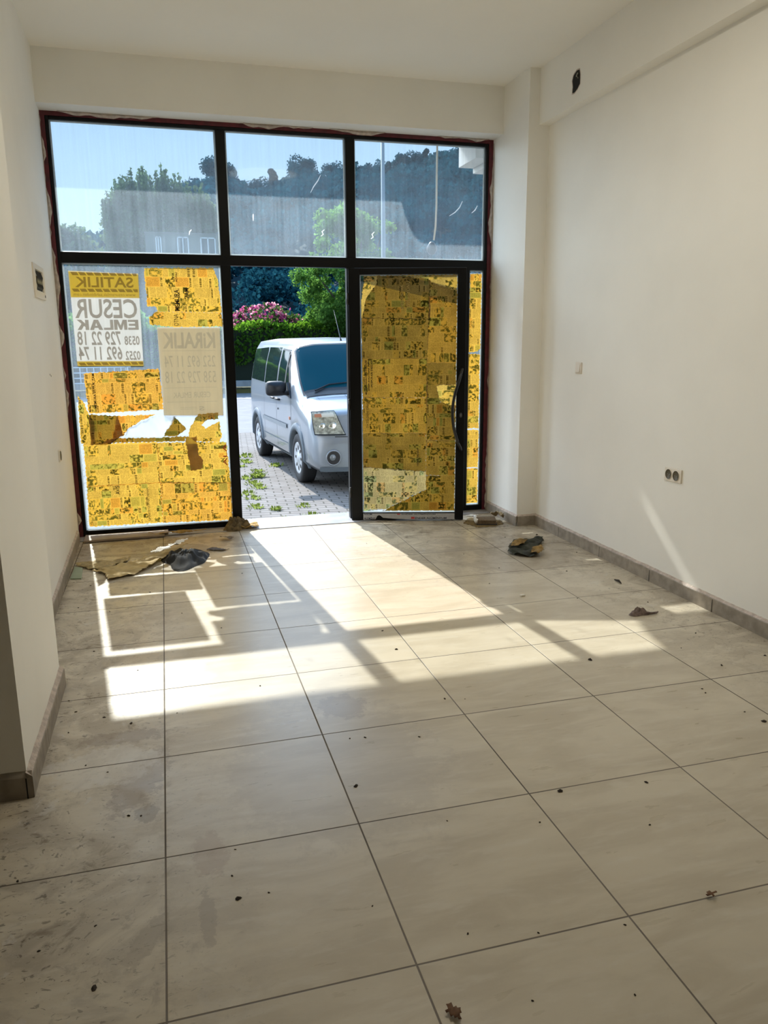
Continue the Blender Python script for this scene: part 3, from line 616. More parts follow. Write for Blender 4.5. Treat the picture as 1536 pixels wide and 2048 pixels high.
FILM = pbr('white protective film', (.50, .51, .54), .45, noise=.12, nscale=30, bump=.2, bscale=120)
fp = [(.10, .066), (.883, .066), (.883, .012), (.50, .012), (.36, .02), (.27, .028), (.25, .045), (.235, .052), (.22, .045), (.205, .016), (.10, .010)]
m = MB(); m.prism_y(fp, -.0018, -.0003); film = dl('protective_film', m, FILM); film['label'] = 'torn white protective film with maker lettering'
def fpl(u, v, d): return (u, -.0022, v)
DT = pbr('navy film ink', (.02, .03, .08), .5)
for txt, box in (('ENDER ALÜMİNYUM', (.545, .016, .815, .038)), ('ALÜMİNY', (.105, .014, .203, .037)), ('NYUM', (.108, .053, .175, .066)), ('ENDER ALÜMİNYUM', (.43, .055, .72, .066))):
    o = text_mesh(txt, 'lettering', DT, box, fpl, film, False, .02, thick=.0006); o['label'] = 'navy lettering ' + txt
o = MB().box((.510, -.0026, .018), (.540, -.0018, .036)).build('logo', pbr('red film ink', (.55, .06, .06), .5), film); o['label'] = 'small red square logo'
o = MB().box((.39, -.0026, .055), (.415, -.0018, .064)).build('logo', pbr('red film ink', (.55, .06, .06), .5), film); o['label'] = 'small red square logo'
Dm = Matrix.Translation(DA) @ Matrix.Rotation(DANG, 4, 'Z')
def pd(u, v, d):
    q = Dm @ Vector((u, .022 - d, v)); return (q.x, q.y, q.z)
DG = 'newspaper pages taped inside the door glass'
DS = [([(0.236, 2.030), (0.391, 2.030), (0.633, 2.006), (0.662, 1.985), (0.667, 1.685), (0.108, 1.698), (0.145, 1.859), (0.225, 1.963)], NEWSD, 51, 'brown newspaper page at the top left of the door with large white headline', 0, 'n'),
      ([(0.104, 1.702), (0.656, 1.690), (0.643, 1.370), (0.104, 1.370)], NEWSD, 52, 'brown newspaper page second from the top of the door', .001, 'n'),
      ([(0.104, 1.375), (0.642, 1.375), (0.646, 1.048), (0.104, 1.055)], NEWSM, 53, 'newspaper page at the middle of the door with three line heading', .0, 't'),
      ([(0.104, 1.058), (0.646, 1.050), (0.638, 0.754), (0.102, 0.753)], NEWSM, 54, 'newspaper page just below the middle of the door', .001, 't'),
      ([(0.102, 0.758), (0.638, 0.756), (0.636, 0.425), (0.102, 0.465)], NEWSD, 55, 'brown newspaper page in the lower left half of the door', .0, 't'),
      ([(0.102, 0.470), (0.638, 0.430), (0.638, 0.272), (0.365, 0.137), (0.30, 0.100), (0.104, 0.096)], NEWSP, 56, 'pale newspaper page at the bottom left of the door', .001, 't'),
      ([(0.660, 2.000), (0.675, 1.972), (0.883, 1.906), (0.883, 1.332), (0.640, 1.334)], NEWSM, 57, 'tall newspaper page at the top right of the door', .002, 't'),
      ([(0.638, 1.338), (0.883, 1.336), (0.883, 1.154), (0.724, 1.154), (0.744, 1.018), (0.841, 0.989), (0.883, 0.985), (0.883, 0.690), (0.636, 0.690)], NEWSD, 58, 'newspaper page behind the door handle', .0, 'n'),
      ([(0.636, 0.694), (0.883, 0.692), (0.883, 0.386), (0.636, 0.396)], NEWSD, 59, 'brown newspaper page below the door handle', .002, 'n'),
      ([(0.635, 0.392), (0.883, 0.390), (0.883, 0.084), (0.260, 0.084), (0.300, 0.098), (0.365, 0.135), (0.637, 0.27)], NEWSD, 60, 'dark newspaper page at the bottom right of the door', .0, 'n'),
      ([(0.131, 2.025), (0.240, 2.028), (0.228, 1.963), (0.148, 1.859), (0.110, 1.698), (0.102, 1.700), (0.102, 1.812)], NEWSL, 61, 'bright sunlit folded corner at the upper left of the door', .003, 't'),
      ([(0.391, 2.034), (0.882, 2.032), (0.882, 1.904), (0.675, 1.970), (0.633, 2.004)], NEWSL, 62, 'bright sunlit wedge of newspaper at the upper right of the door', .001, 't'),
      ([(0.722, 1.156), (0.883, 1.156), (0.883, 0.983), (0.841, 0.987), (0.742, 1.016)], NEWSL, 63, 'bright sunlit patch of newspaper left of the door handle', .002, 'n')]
for poly, mt, sd, lab, d0, st in DS: sheet('newspaper_sheet', poly, mt, pd, sd, lab, group=DG, d0=d0, style=st)
s = find('large white headline'); PALE = transl('pale ink', (.62, .48, .2), .5)
head('JEAN ONAMA', (.425, 1.765, .455, 1.955), .007, parent=s, mat=PALE, pl=pd); head('OPERASYONU', (.470, 1.765, .500, 1.985), .007, parent=s, mat=PALE, pl=pd)
s = find('three line heading')
for i, tx in enumerate(('MOBİL ANDROİD CİHAZLAR', 'SİBER SUÇLULAR İÇİN', 'POPÜLER HEDEF')): head(tx, (.124 + i * .024, 1.08 + i * .03, .143 + i * .024, 1.362), .007, parent=s, pl=pd, bold=.03)
s = find('just below the middle'); head('TATİLDEN ÖNCE', (.13, .80, .155, 1.03), .007, parent=s, pl=pd, bold=.0)
s = find('lower left half'); head('YENİ İHALE', (.555, .47, .575, .62), .009, parent=s, pl=pd, bold=.02)
# ------------------------------------------------------------------ added fill lamp on the ceiling, out of view
def emit(name, col, e):
    m, t, N, L = newmat(name); N.remove(N['Principled BSDF']); q = N.new('ShaderNodeEmission'); q.inputs[0].default_value = (*col, 1); q.inputs[1].default_value = e; L.new(q.outputs[0], N['Material Output'].inputs[0]); return m
t = tag(empty('fill_lamp', (1.35, 1.05, 3.48)), 'added round ceiling lamp, out of view, filling the shop with light', 'lamp')
MB().lathe([(.42, 0), (.43, -.05), (.405, -.07), (.395, -.05)], (0, 0, 0), 'z', 40).build('fill_lamp_ring', WHITE_P, t, True)
MB().lathe([(0, -.078), (.25, -.075), (.395, -.055)], (0, 0, 0), 'z', 40).build('diffuser', emit('fill lamp diffuser', (1.0, .92, .76), 11.5), t, True)
# ------------------------------------------------------------------ things on the walls
SOCK = pbr('off-white plastic', (.78, .72, .63), .35); SOCKD = pbr('socket well', (.10, .085, .05), .5)
t = tag(empty('double_socket', (3.01, 1.80, .715)), 'white double power socket low on the right wall', 'socket')
MB().box((-.010, -.080, -.041), (0, .080, .041)).build('cover_plate', SOCK, t, bevel=.003)
for y in (-.036, .036):
    MB().lathe([(.030, -.014), (.034, -.011), (.034, -.008)], (0, y, 0), 'x', 28).build('rim', SOCK, t, True)
    w_ = MB().lathe([(0, -.0112), (.0295, -.0112), (.0305, -.013)], (0, y, 0), 'x', 28).build('socket_well', SOCKD, t, True)
    for k in (-.0095, .0095): MB().lathe([(0, -.0128), (.0028, -.0128), (.0028, -.011)], (0, y + k, 0), 'x', 10).build('contact_hole', STEEL, w_)
t = tag(empty('light_switch', (3.01, 2.98, 1.312)), 'white single light switch on the right wall near the pillar', 'switch')
MB().box((-.010, -.040, -.041), (0, .040, .041)).build('cover_plate', SOCK, t, bevel=.003)
MB().add([(-.0105, -.027, -.028), (-.0105, .027, -.028), (-.0105, .027, .028), (-.0105, -.027, .028), (-.018, -.027, -.028), (-.018, .027, -.028), (-.012, .027, .028), (-.012, -.027, .028)],
         [(0, 1, 2, 3), (4, 7, 6, 5), (0, 4, 5, 1), (1, 5, 6, 2), (2, 6, 7, 3), (3, 7, 4, 0)]).build('rocker', SOCK, t)
t = tag(empty('wall_socket', (-.628, 3.415, .775)), 'small white power socket low on the left wall', 'socket')
MB().box((0, -.040, -.040), (.011, .040, .040)).build('cover_plate', SOCK, t, bevel=.003)
MB().lathe([(0, .0125), (.028, .0125), (.030, .014), (.033, .011)], (0, 0, 0), 'x', 26).build('socket_well', SOCKD, t, True)
# open distribution box on the left wall
t = tag(empty('distribution_box', (-.624, 3.21, 1.885)), 'open white electrical distribution box high on the left wall', 'electrical box')
m = MB()
for a, b_ in (((0, -.22, -.10), (.012, -.15, .10)), ((0, .15, -.10), (.012, .22, .10)), ((0, -.15, .068), (.012, .15, .10)), ((0, -.15, -.10), (.012, .15, -.055))): m.box(a, b_)
m.build('frame', SOCK, t, bevel=.003)
MB().box((.0005, -.15, -.055), (.003, .15, .068)).build('back_plate', pbr('box interior', (.40, .41, .34), .6, noise=.5, nscale=25), t)
MB().box((.003, -.10, -.015), (.012, .10, .03)).build('circuit_breaker', pbr('aged breaker', (.34, .30, .14), .5, noise=.4, nscale=40), t, bevel=.002)
wm = MB()
for k in range(7):
    y0 = -.12 + .035 * k; wm.tube([(.006, y0, -.05), (.014, y0 + .012, -.03), (.010, y0 - .004, .0), (.016, y0 + .01, .03), (.006, y0 + .004, .062)], .003, 5)
wm.build('wires', pbr('wire insulation', (.03, .03, .03), .5), t)
MB().box((.012, .17, -.085), (.014, .185, -.070)).build('label_mark', DARK, t)
for yy, lb in ((3.36, 'upper of two small dark nail holes in the left wall'), (3.41, 'lower right of two small dark nail holes in the left wall')):
    o = MB().lathe([(0, .002), (.005, .0015), (.007, 0)], (0, 0, 0), 'x', 10).build('nail_hole', DARK); o.location = (-.605 - (yy - 2.2) * .0189, yy, 1.315 - (yy - 3.36) * .2); tag(o, lb, 'hole')
# broken hole in the beam
m = MB(); hp_ = [(3.075, 3.290), (3.045, 3.300), (3.012, 3.296), (3.000, 3.262), (2.998, 3.205), (3.03, 3.182), (3.066, 3.168), (3.098, 3.172), (3.094, 3.21), (3.104, 3.25), (3.092, 3.278)]
n = len(hp_); m.add([(2.9245, y, z) for y, z in hp_] + [(2.9235, 3.05 + (y - 3.05) * 1.14, 3.235 + (z - 3.235) * 1.12) for y, z in hp_], [tuple(range(n))]); m.f += [(i, (i + 1) % n, n + (i + 1) % n, n + i) for i in range(n)]; m.mi += [1] * n
hole = m.build('broken_hole', [DARK, PLAST]); tag(hole, 'ragged dark hole broken into the beam at the top right', 'hole')
MB().tube([(2.922, 3.03, 3.28), (2.916, 3.035, 3.26), (2.921, 3.02, 3.245)], .005, 6).build('pipe_stub', pbr('pale stub', (.3, .3, .25), .5), hole)

# ------------------------------------------------------------------ litter on the floor
def flat_sheet(name, poly, mat, label, cat, h=0.012, wr=.006, seed=0, res=.018, edge=0.0, th=.0008, group=None, mats2=None, lift=None, parent=None):
    """crumpled sheet lying on the floor, outline in floor metres"""
    poly = np.array(poly, float); a, b = poly.min(0) - .001, poly.max(0) + .001; nx = max(3, int((b[0] - a[0]) / res)); ny = max(3, int((b[1] - a[1]) / res)); rs = np.random.RandomState(seed)
    us = np.linspace(a[0], b[0], nx + 1); vs = np.linspace(a[1], b[1], ny + 1); cu = (us[1:] + us[:-1]) / 2; cv = (vs[1:] + vs[:-1]) / 2
    G = np.stack(np.meshgrid(cu, cv, indexing='ij'), -1).reshape(-1, 2); keep = inside(G, poly).reshape(nx, ny)
    U, V = np.meshgrid(us, vs, indexing='ij'); ph = rs.uniform(0, 6, 8)
    Z = wr * (np.abs(np.sin(U * 24 + V * 17 + ph[0])) + np.abs(np.sin(U * 13 - V * 29 + ph[1])) + .5 * np.sin(U * 71 + ph[2]) * np.sin(V * 63 + ph[3]) + .5) * h / .012 + .0015
    if lift is not None: Z = Z + lift(U, V)
    idx = np.arange(U.size).reshape(U.shape); k = np.argwhere(keep)
    F = np.stack([idx[k[:, 0], k[:, 1]], idx[k[:, 0] + 1, k[:, 1]], idx[k[:, 0] + 1, k[:, 1] + 1], idx[k[:, 0], k[:, 1] + 1]], 1)
    P = np.stack([U.ravel(), V.ravel(), np.maximum(Z.ravel(), .001)], 1); P[:, :2] += rs.normal(0, res * .12, (len(P), 2)); used, inv = np.unique(F.ravel(), return_inverse=True)
    me = bpy.data.meshes.new(name); me.from_pydata(P[used].tolist(), [], inv.reshape(-1, 4).tolist()); me.update()
    o = link_mesh(name, me, mat, parent); me.polygons.foreach_set('use_smooth', [True] * len(me.polygons)); s_ = o.modifiers.new('solid', 'SOLIDIFY'); s_.thickness = th; s_.offset = 1
    if label and not parent: tag(o, label, cat, group)
    elif label: o['label'] = label
    return o
PAPB = pbr('old brown newsprint', (.52, .41, .21), .8, noise=.4, nscale=40, bump=.3, bscale=60)
CARD = pbr('tan paper', (.60, .46, .22), .8, noise=.3, nscale=12, bump=.3, bscale=40)
PAPW = pbr('white paper', (.82, .80, .74), .7)
CLOTH = pbr('charcoal cloth', (.022, .024, .026), .8, noise=.4, nscale=25)
DKP = pbr('dark scorched paper', (.06, .055, .035), .75, noise=.6, nscale=30)
flat_sheet('newspaper_sheet', [(-0.60, 3.415), (-0.465, 3.449), (-0.311, 3.432), (-0.229, 3.521), (-0.244, 3.381), (-0.394, 3.202), (-0.471, 3.257), (-0.529, 3.323)], PAPB, 'creased brown newspaper on the floor beside the left skirting', 'newspaper', .012, .008, 3, .010)
cd = flat_sheet('paper_sheet', [(-0.46, 3.19), (-0.304, 3.295), (-0.113, 3.45), (0.14, 3.602), (0.201, 3.656), (0.011, 3.368), (-0.108, 3.154), (-0.189, 3.042), (-0.27, 3.01), (-0.348, 2.961), (-0.378, 3.119)], CARD, 'long crumpled tan paper sheet on the floor in front of the left pane', 'paper', .014, .007, 4, .010, lift=lambda U, V: .03 * np.clip((U + .2) * 2.5, 0, 1))
flat_sheet('white_edge', [(-0.08, 3.30), (0.19, 3.63), (0.15, 3.50), (0.03, 3.34), (-.05, 3.24)], PAPW, 'white underside of the sheet', None, .02, .006, 5, .012, parent=cd, lift=lambda U, V: .075 + 0 * U)
def heap(name, c, rx, ry, h, mat, label, cat, seed, nf=9, parent=None, n=34, fold=.5):
    """folded heap: dome with radial and wavy creases"""
    rs = np.random.RandomState(seed); ph = rs.uniform(0, 6, 6); m = MB(); R = 14
    for i in range(R + 1):
        r = i / R
        for j in range(n):
            a = 2 * PI * j / n; e = 1 + .16 * math.sin(3 * a + ph[0]) + .09 * math.sin(5 * a + ph[1])
            z = h * (1 - r ** 2.2) * (1 + fold * math.sin(nf * a + 5 * r + ph[2]) * r + .25 * math.sin(11 * r + ph[3] + a)) + .002
            m.v.append((c[0] + rx * r * e * math.cos(a), c[1] + ry * r * e * math.sin(a), max(z, .002)))
    for i in range(R):
        for j in range(n): m.f.append((i * n + j, (i + 1) * n + j, (i + 1) * n + (j + 1) % n, i * n + (j + 1) % n)); m.mi.append(0)
    o = m.build(name, mat, parent, True)
    if label: tag(o, label, cat)
    return o
heap('cloth', (.15, 3.34), .16, .24, .055, CLOTH, 'dark charcoal cloth bundled on the floor at the end of the tan paper sheet', 'cloth', 7, 8)
GREEN = pbr('pale green tile', (.34, .42, .30), .5, noise=.15, nscale=8)
o = MB().prism([(-.590, 3.36), (-.535, 3.32), (-.520, 3.06), (-.590, 3.08)], .0, .009).build('green_tile', GREEN, bevel=.001); tag(o, 'pale green rectangular offcut lying by the left skirting', 'tile')
PLK = pbr('brown strip', (.30, .23, .17), .55, noise=.2, nscale=6)
o = MB().prism([(-.595, 4.24), (.04, 4.24), (.04, 4.13), (.012, 4.12), (.012, 4.06), (-.595, 4.04)], .006, .022).build('floor_strip', PLK, bevel=.002); tag(o, 'brown flat strip lying along the threshold under the left pane', 'strip')
heap('crumpled_newspaper', (.585, 4.16), .12, .07, .085, pbr('crumpled newsprint', (.20, .14, .06), .8, noise=.7, nscale=30), 'crumpled brown newspaper wad at the foot of the doorway mullion', 'newspaper', 17, 7, fold=.6)
flat_sheet('newspaper_scrap', [(.62, 4.10), (.76, 4.12), (.765, 4.25), (.63, 4.26)], pbr('orange newsprint scrap', (.55, .33, .06), .8, noise=.5, nscale=40), 'orange newspaper scrap on the sunlit threshold in the doorway', 'newspaper', .02, .006, 8, .012, lift=lambda U, V: .008 + 0 * U)
flat_sheet('paper_scrap', [(-.113, 4.10), (.104, 4.13), (.337, 4.12), (.333, 4.085), (.102, 4.07)], pbr('ochre paper', (.36, .24, .08), .8, noise=.4, nscale=40), 'thin ochre paper scrap along the threshold under the left pane', 'paper', .02, .006, 9, .012, lift=lambda U, V: .010 + 0 * U)
flat_sheet('paper_scrap', [(.298, 3.554), (.354, 3.609), (.474, 3.523), (.418, 3.493)], pbr('grey paper', (.13, .11, .10), .8, noise=.5, nscale=40), 'small dark grey scrap beyond the charcoal cloth', 'paper', .01, .004, 10, .012)
flat_sheet('paper_scrap', [(.42, 3.86), (.47, 3.90), (.53, 3.84), (.50, 3.80), (.46, 3.83)], pbr('brown curl', (.20, .14, .07), .8, noise=.4, nscale=40), 'small curled brown scrap near the doorway mullion', 'paper', .02, .006, 11, .010)
flat_sheet('torn_paper', [(2.40, 2.80), (2.52, 3.02), (2.60, 3.10), (2.70, 3.10), (2.84, 3.14), (2.80, 3.02), (2.70, 2.90), (2.62, 2.76), (2.55, 2.66), (2.46, 2.70)], pbr('dark green torn paper', (.035, .04, .025), .7, noise=.7, nscale=30), 'dark torn paper lying in the middle of the floor on the right', 'paper', .016, .009, 12, .010)
flat_sheet('torn_paper', [(2.44, 2.86), (2.56, 3.02), (2.66, 3.02), (2.56, 2.88)], pbr('mustard torn paper', (.36, .22, .06), .8, noise=.6, nscale=40), 'mustard coloured torn paper on top of the dark torn paper', 'paper', .012, .010, 13, .009, lift=lambda U, V: .024 + 0 * U)
flat_sheet('torn_paper', [(2.52, 2.68), (2.60, 2.80), (2.68, 2.82), (2.64, 2.70), (2.56, 2.64)], pbr('mustard torn paper', (.36, .22, .06), .8, noise=.6, nscale=40), 'mustard coloured torn flap at the near edge of the dark torn paper', 'paper', .012, .010, 14, .009, lift=lambda U, V: .022 + 0 * U)
t = tag(empty('paper_packet', (2.64, 3.76, .0)), 'old folded paper packet with a white rounded spine by the foot of the pillar', 'packet')
t.rotation_euler = (0, 0, math.radians(-18))
MB().box((-.085, -.095, .004), (.085, .075, .012)).build('back_cover', pbr('dark cover', (.03, .03, .03), .6), t, bevel=.002)
m = MB()
for k in range(7): m.box((-.080 + .002 * (k % 3), -.090 + .002 * (k % 2), .012 + .0045 * k), (.078 - .003 * (k % 2), .068, .0155 + .0045 * k))
m.build('pages', pbr('aged pages', (.20, .14, .08), .8, noise=.4, nscale=50), t)
m = MB(); m.tube([(-.086, -.08 + .02 * i, .026 + .006 * math.sin(i)) for i in range(9)], .018, 8); m.build('spine', PAPW, t, True)
flat_sheet('paper_scrap', [(2.45, 3.80), (2.56, 3.97), (2.72, 3.93), (2.79, 3.80), (2.77, 3.69), (2.66, 3.62), (2.51, 3.62)], pbr('ochre card', (.26, .18, .07), .8, noise=.4, nscale=20), 'flat ochre card under the paper packet', 'card', .006, .001, 16, .016)
flat_sheet('paper_scrap', [(2.72, 3.86), (2.80, 3.80), (2.79, 3.72), (2.76, 3.70), (2.70, 3.80)], pbr('tan torn card', (.45, .36, .22), .8, noise=.4, nscale=40), 'small tan torn card leaning between the packet and the pillar', 'card', .03, .012, 18, .010, lift=lambda U, V: .012 + 0 * U)
flat_sheet('paper_scrap', [(2.56, 4.06), (2.64, 4.08), (2.70, 4.05), (2.62, 4.02)], PAPW, 'white paper bit on the floor under the narrow pane', 'paper', .01, .003, 19, .010)
RAGM = pbr('mauve rag', (.24, .18, .16), .85, noise=.5, nscale=50)
t = tag(empty('crumpled_rag', (2.60, 1.43, 0)), 'small mauve brown crumpled rag near the right skirting', 'rag')
heap('rag_body', (-.02, .01), .06, .035, .03, RAGM, None, None, 23, 5, parent=t)
MB().tube([(0, 0, .012), (.04, -.02, .010), (.075, -.015, .008), (.10, .0, .006)], [.010, .007, .006, .003], 6).build('rag_tail', RAGM, t, True)
DKB = pbr('dark leaf litter', (.035, .025, .018), .8)
o = MB().tube([(2.795, 2.03, .006), (2.80, 1.99, .010), (2.79, 1.945, .007)], [.004, .008, .003], 6).build('twig', DKB, smooth=True); tag(o, 'dark curved twig on the floor near the right skirting', 'twig')
o = MB().prism([(2.015, 1.85), (2.045, 1.855), (2.05, 1.838), (2.02, 1.834)], .001, .012).build('plaster_chip', PAPW, bevel=.003); o.location = (.06, .07, 0); tag(o, 'small white plaster chip on the shaded floor tiles', 'chip')
TW = 'bent dry leaf fragment on the floor'
LFB = pbr('brown dry leaf', (.20, .10, .05), .8, noise=.4, nscale=80)
flat_sheet('dry_leaf', [(.620, -.755), (.633, -.735), (.640, -.75), (.652, -.765), (.642, -.785), (.630, -.775)], LFB, 'orange brown dry leaf on the floor at the bottom edge of the picture', 'leaf', .02, .003, 31, .006)
flat_sheet('dry_leaf', [(1.44, -.595), (1.46, -.59), (1.475, -.60), (1.46, -.61)], LFB, 'brown dry leaf on a grout joint at the lower right', 'leaf', .02, .003, 33, .006)
bits = [(0.195, -0.24, 1.5), (-0.169, -0.451, 1.6), (1.309, -0.018, 1.8), (1.623, -0.052, 1.3), (0.64, 0.21, 1.5), (0.28, -0.238, .6), (1.127, 1.606, 1.4), (0.756, 0.53, 1), (0.506, 2.887, 1), (-0.115, 0.251, 1), (-0.077, 0.24, .8), (-0.24, 0.996, 1.2), (-0.132, 0.91, 1.4), (-0.359, 1.081, 1), (1.987, 0.948, 2), (1.161, -0.157, .7), (0.877, -0.066, .6), (1.492, -0.267, .8), (1.172, -0.625, .7), (0.76, -0.539, .7), (2.339, 0.199, 1.8), (2.389, 1.781, 1), (2.587, 3.258, 1), (1.17, 0.755, 1.2), (1.126, 1.341, 1.3), (0.416, 1.113, .8), (-0.313, -0.289, .8), (-0.412, 0.01, .9), (-0.181, -0.237, .7), (0.939, -0.587, .6), (0.697, 0.539, .7), (0.96, 0.475, .9), (2.284, 0.486, .9), (2.295, 0.524, .9), (2.549, 0.713, 1.2), (2.322, 0.29, .8), (-0.437, 0.821, 1), (-0.34, 1.752, 1), (-0.482, 2.471, 1.1), (2.86, 3.255, 1.8), (-0.082, 2.648, 1), (1.253, 0.73, .6), (0.186, -0.139, .7), (0.547, -0.371, .6), (0.828, -0.777, .6), (1.069, -0.829, .6), (.205, -.02, .6), (-.28, .62, .8), (-.2, .55, .7), (-.37, .9, .8), (-.40, 1.2, .8), (-.12, 1.45, .8), (.3, 1.9, .8), (.1, 2.2, .8), (2.7, 1.1, 1), (2.83, .75, 1.2), (2.5, .95, .8), (2.2, 2.5, .9), (2.1, 2.9, 1), (2.6, 2.3, 1), (2.75, 1.6, 1), (1.8, 2.5, .8), (1.5, 3.4, .8), (2.9, 2.7, 1), (2.0, 2.2, .8), (-.45, 2.9, 1), (-.3, 2.35, .8), (.05, .95, .6)]
def crumb(seed):
    rs = np.random.RandomState(seed); m = MB(); n = 7
    top = [(rs.uniform(-1, 1) * .2, rs.uniform(-1, 1) * .2, rs.uniform(.7, 1.1))]; ring = []
    for j in range(n):
        a = 2 * PI * j / n; r = rs.uniform(.55, 1.2); ring.append((r * math.cos(a), r * math.sin(a) * .6, rs.uniform(.05, .45)))
    m.add(top + ring + [(x * .8, y * .8, 0) for x, y, z in ring], [(0, 1 + j, 1 + (j + 1) % n) for j in range(n)] + [(1 + j, 8 + j, 8 + (j + 1) % n, 1 + (j + 1) % n) for j in range(n)] + [tuple(range(14, 7, -1))])
    me = bpy.data.meshes.new('crumb'); me.from_pydata(m.v, [], m.f); me.materials.append(DKB); return me
cm = [crumb(k) for k in range(5)]
for i, (x, y, s_) in enumerate(bits):
    o = bpy.data.objects.new('debris_crumb', cm[i % 5]); COL.objects.link(o); o.location = (x, y, .0003); o.rotation_euler = (0, 0, i * 1.7); o.scale = (.0075 * s_, .0075 * s_, .005 * s_)
    tag(o, 'small dark crumb of dry leaf litter on the tiles', 'debris', 'dark crumbs scattered over the floor tiles')
# ================================================================== OUTSIDE
GZ = -0.30
def paver_material():
    m, t, N, L = newmat('concrete pavers'); b = N['Principled BSDF']; tc = N.new('ShaderNodeTexCoord')
    mp = N.new('ShaderNodeMapping'); mp.inputs['Rotation'].default_value = (0, 0, math.radians(4.5)); L.new(tc.outputs['Object'], mp.inputs[0])
    nz = N.new('ShaderNodeTexNoise'); nz.inputs['Scale'].default_value = 9; L.new(mp.outputs[0], nz.inputs['Vector'])
    va = N.new('ShaderNodeVectorMath'); va.operation = 'MULTIPLY_ADD'; va.inputs[1].default_value = (.012, .012, 0); L.new(nz.outputs['Color'], va.inputs[0]); L.new(mp.outputs[0], va.inputs[2])
    br = N.new('ShaderNodeTexBrick'); L.new(va.outputs[0], br.inputs['Vector']); br.offset = .5; br.inputs['Scale'].default_value = 1.0
    br.inputs['Brick Width'].default_value = .21; br.inputs['Row Height'].default_value = .11; br.inputs['Mortar Size'].default_value = .009; br.inputs['Mortar Smooth'].default_value = .3
    br.inputs['Color1'].default_value = (.19, .18, .172, 1); br.inputs['Color2'].default_value = (.165, .15, .14, 1); br.inputs['Mortar'].default_value = (.045, .045, .035, 1)
    n2 = N.new('ShaderNodeTexNoise'); n2.inputs['Scale'].default_value = 3; n2.inputs['Detail'].default_value = 7; L.new(tc.outputs['Object'], n2.inputs['Vector'])
    mr = N.new('ShaderNodeMapRange'); mr.inputs[1].default_value = .3; mr.inputs[2].default_value = .7; mr.inputs[3].default_value = .82; mr.inputs[4].default_value = 1.12; L.new(n2.outputs['Fac'], mr.inputs[0])
    sc = N.new('ShaderNodeVectorMath'); sc.operation = 'SCALE'; L.new(br.outputs['Color'], sc.inputs[0]); L.new(mr.outputs[0], sc.inputs['Scale']); L.new(sc.outputs[0], b.inputs['Base Color'])
    bp = N.new('ShaderNodeBump'); bp.inputs['Distance'].default_value = .01; bp.inputs['Strength'].default_value = .8; inv = N.new('ShaderNodeMath'); inv.operation = 'SUBTRACT'; inv.inputs[0].default_value = 1; L.new(br.outputs['Fac'], inv.inputs[1]); L.new(inv.outputs[0], bp.inputs['Height']); L.new(bp.outputs[0], b.inputs['Normal'])
    b.inputs['Roughness'].default_value = .85; return m
def ground(name, x0, y0, x1, y1, z, mat, label, cat):
    o = MB().box((x0, y0, z - .2), (x1, y1, z)).build(name, mat); return struct(o, label, cat)
ground('paved_forecourt', -14, 4.50, 22, 13.8, GZ, paver_material(), 'grey concrete block paving outside the shop', 'paving')
ASPH = pbr('asphalt', (.17, .18, .20), .8, noise=.25, nscale=3, bump=.2, bscale=120)
ground('road', -60, 13.8, 70, 26.6, GZ - .02, ASPH, 'grey asphalt road beyond the paving', 'road')
CONC = pbr('kerb concrete', (.36, .35, .33), .8, noise=.25, nscale=4)
ground('kerb', -60, 26.6, 70, 27.1, GZ + .42, CONC, 'low concrete kerb wall under the hedge', 'kerb')
ground('road_line', -60, 23.6, 70, 23.75, GZ - .012, pbr('road paint', (.6, .6, .58), .7), 'white line along the road', 'line')
SOIL = pbr('dry grass ground', (.12, .13, .05), .95, noise=.5, nscale=.8)
ground('verge', -60, 27.1, 70, 40, GZ + .1, SOIL, 'grass verge behind the kerb', 'ground')
# overhanging balcony slab above the shopfront
REND = pbr('white render', (.72, .70, .66), .8, noise=.06, nscale=2)
m = MB(); m.prism([(-4, 4.335), (-4, 5.29), (1.94, 5.29), (1.955, 5.42), (2.0, 5.60), (2.06, 5.68), (2.14, 5.70), (6, 5.70), (6, 4.335)], 3.425, 3.62)
struct(m.build('balcony_slab', REND), 'white balcony slab projecting over the storefront', 'balcony')
m = MB().box((3.09, 5.25, 3.215), (3.245, 5.70, 3.424)); m.box((3.245, 5.25, 3.165), (4.6, 5.70, 3.424))
struct(m.build('balcony_corner', REND, bevel=.004), 'white stepped balcony corner seen through the upper right pane', 'balcony')
# outer face of the facade
struct(MB().box((-5, 4.32, GZ), (-.95, 4.56, 3.42)).build('wall_facade', REND), 'outer facade left of the storefront', 'wall')
struct(MB().box((3.02, 4.32, GZ), (6, 4.56, 3.16)).build('wall_facade_right', REND), 'outer facade right of the storefront', 'wall')
# hanging hose with dark end
t = tag(empty('hanging_cable', (2.79, 5.5, 3.42)), 'pale cable hanging outside the upper right pane with a dark bulb end', 'cable')
MB().tube([(0, 0, 0), (-.003, 0, -.3), (-.004, 0, -.6), (-.012, 0, -.80), (-.03, 0, -.93)], .0095, 8).build('cable', pbr('cream cable', (.65, .55, .40), .5), t, True)
MB().lathe([(0, -.085), (.03, -.08), (.052, -.045), (.05, -.01), (.03, .025), (.012, .04), (0, .04)], (-.05, 0, -.985), 'z', 20).build('bulb', pbr('dark bulb', (.008, .010, .014), .4), t, True)
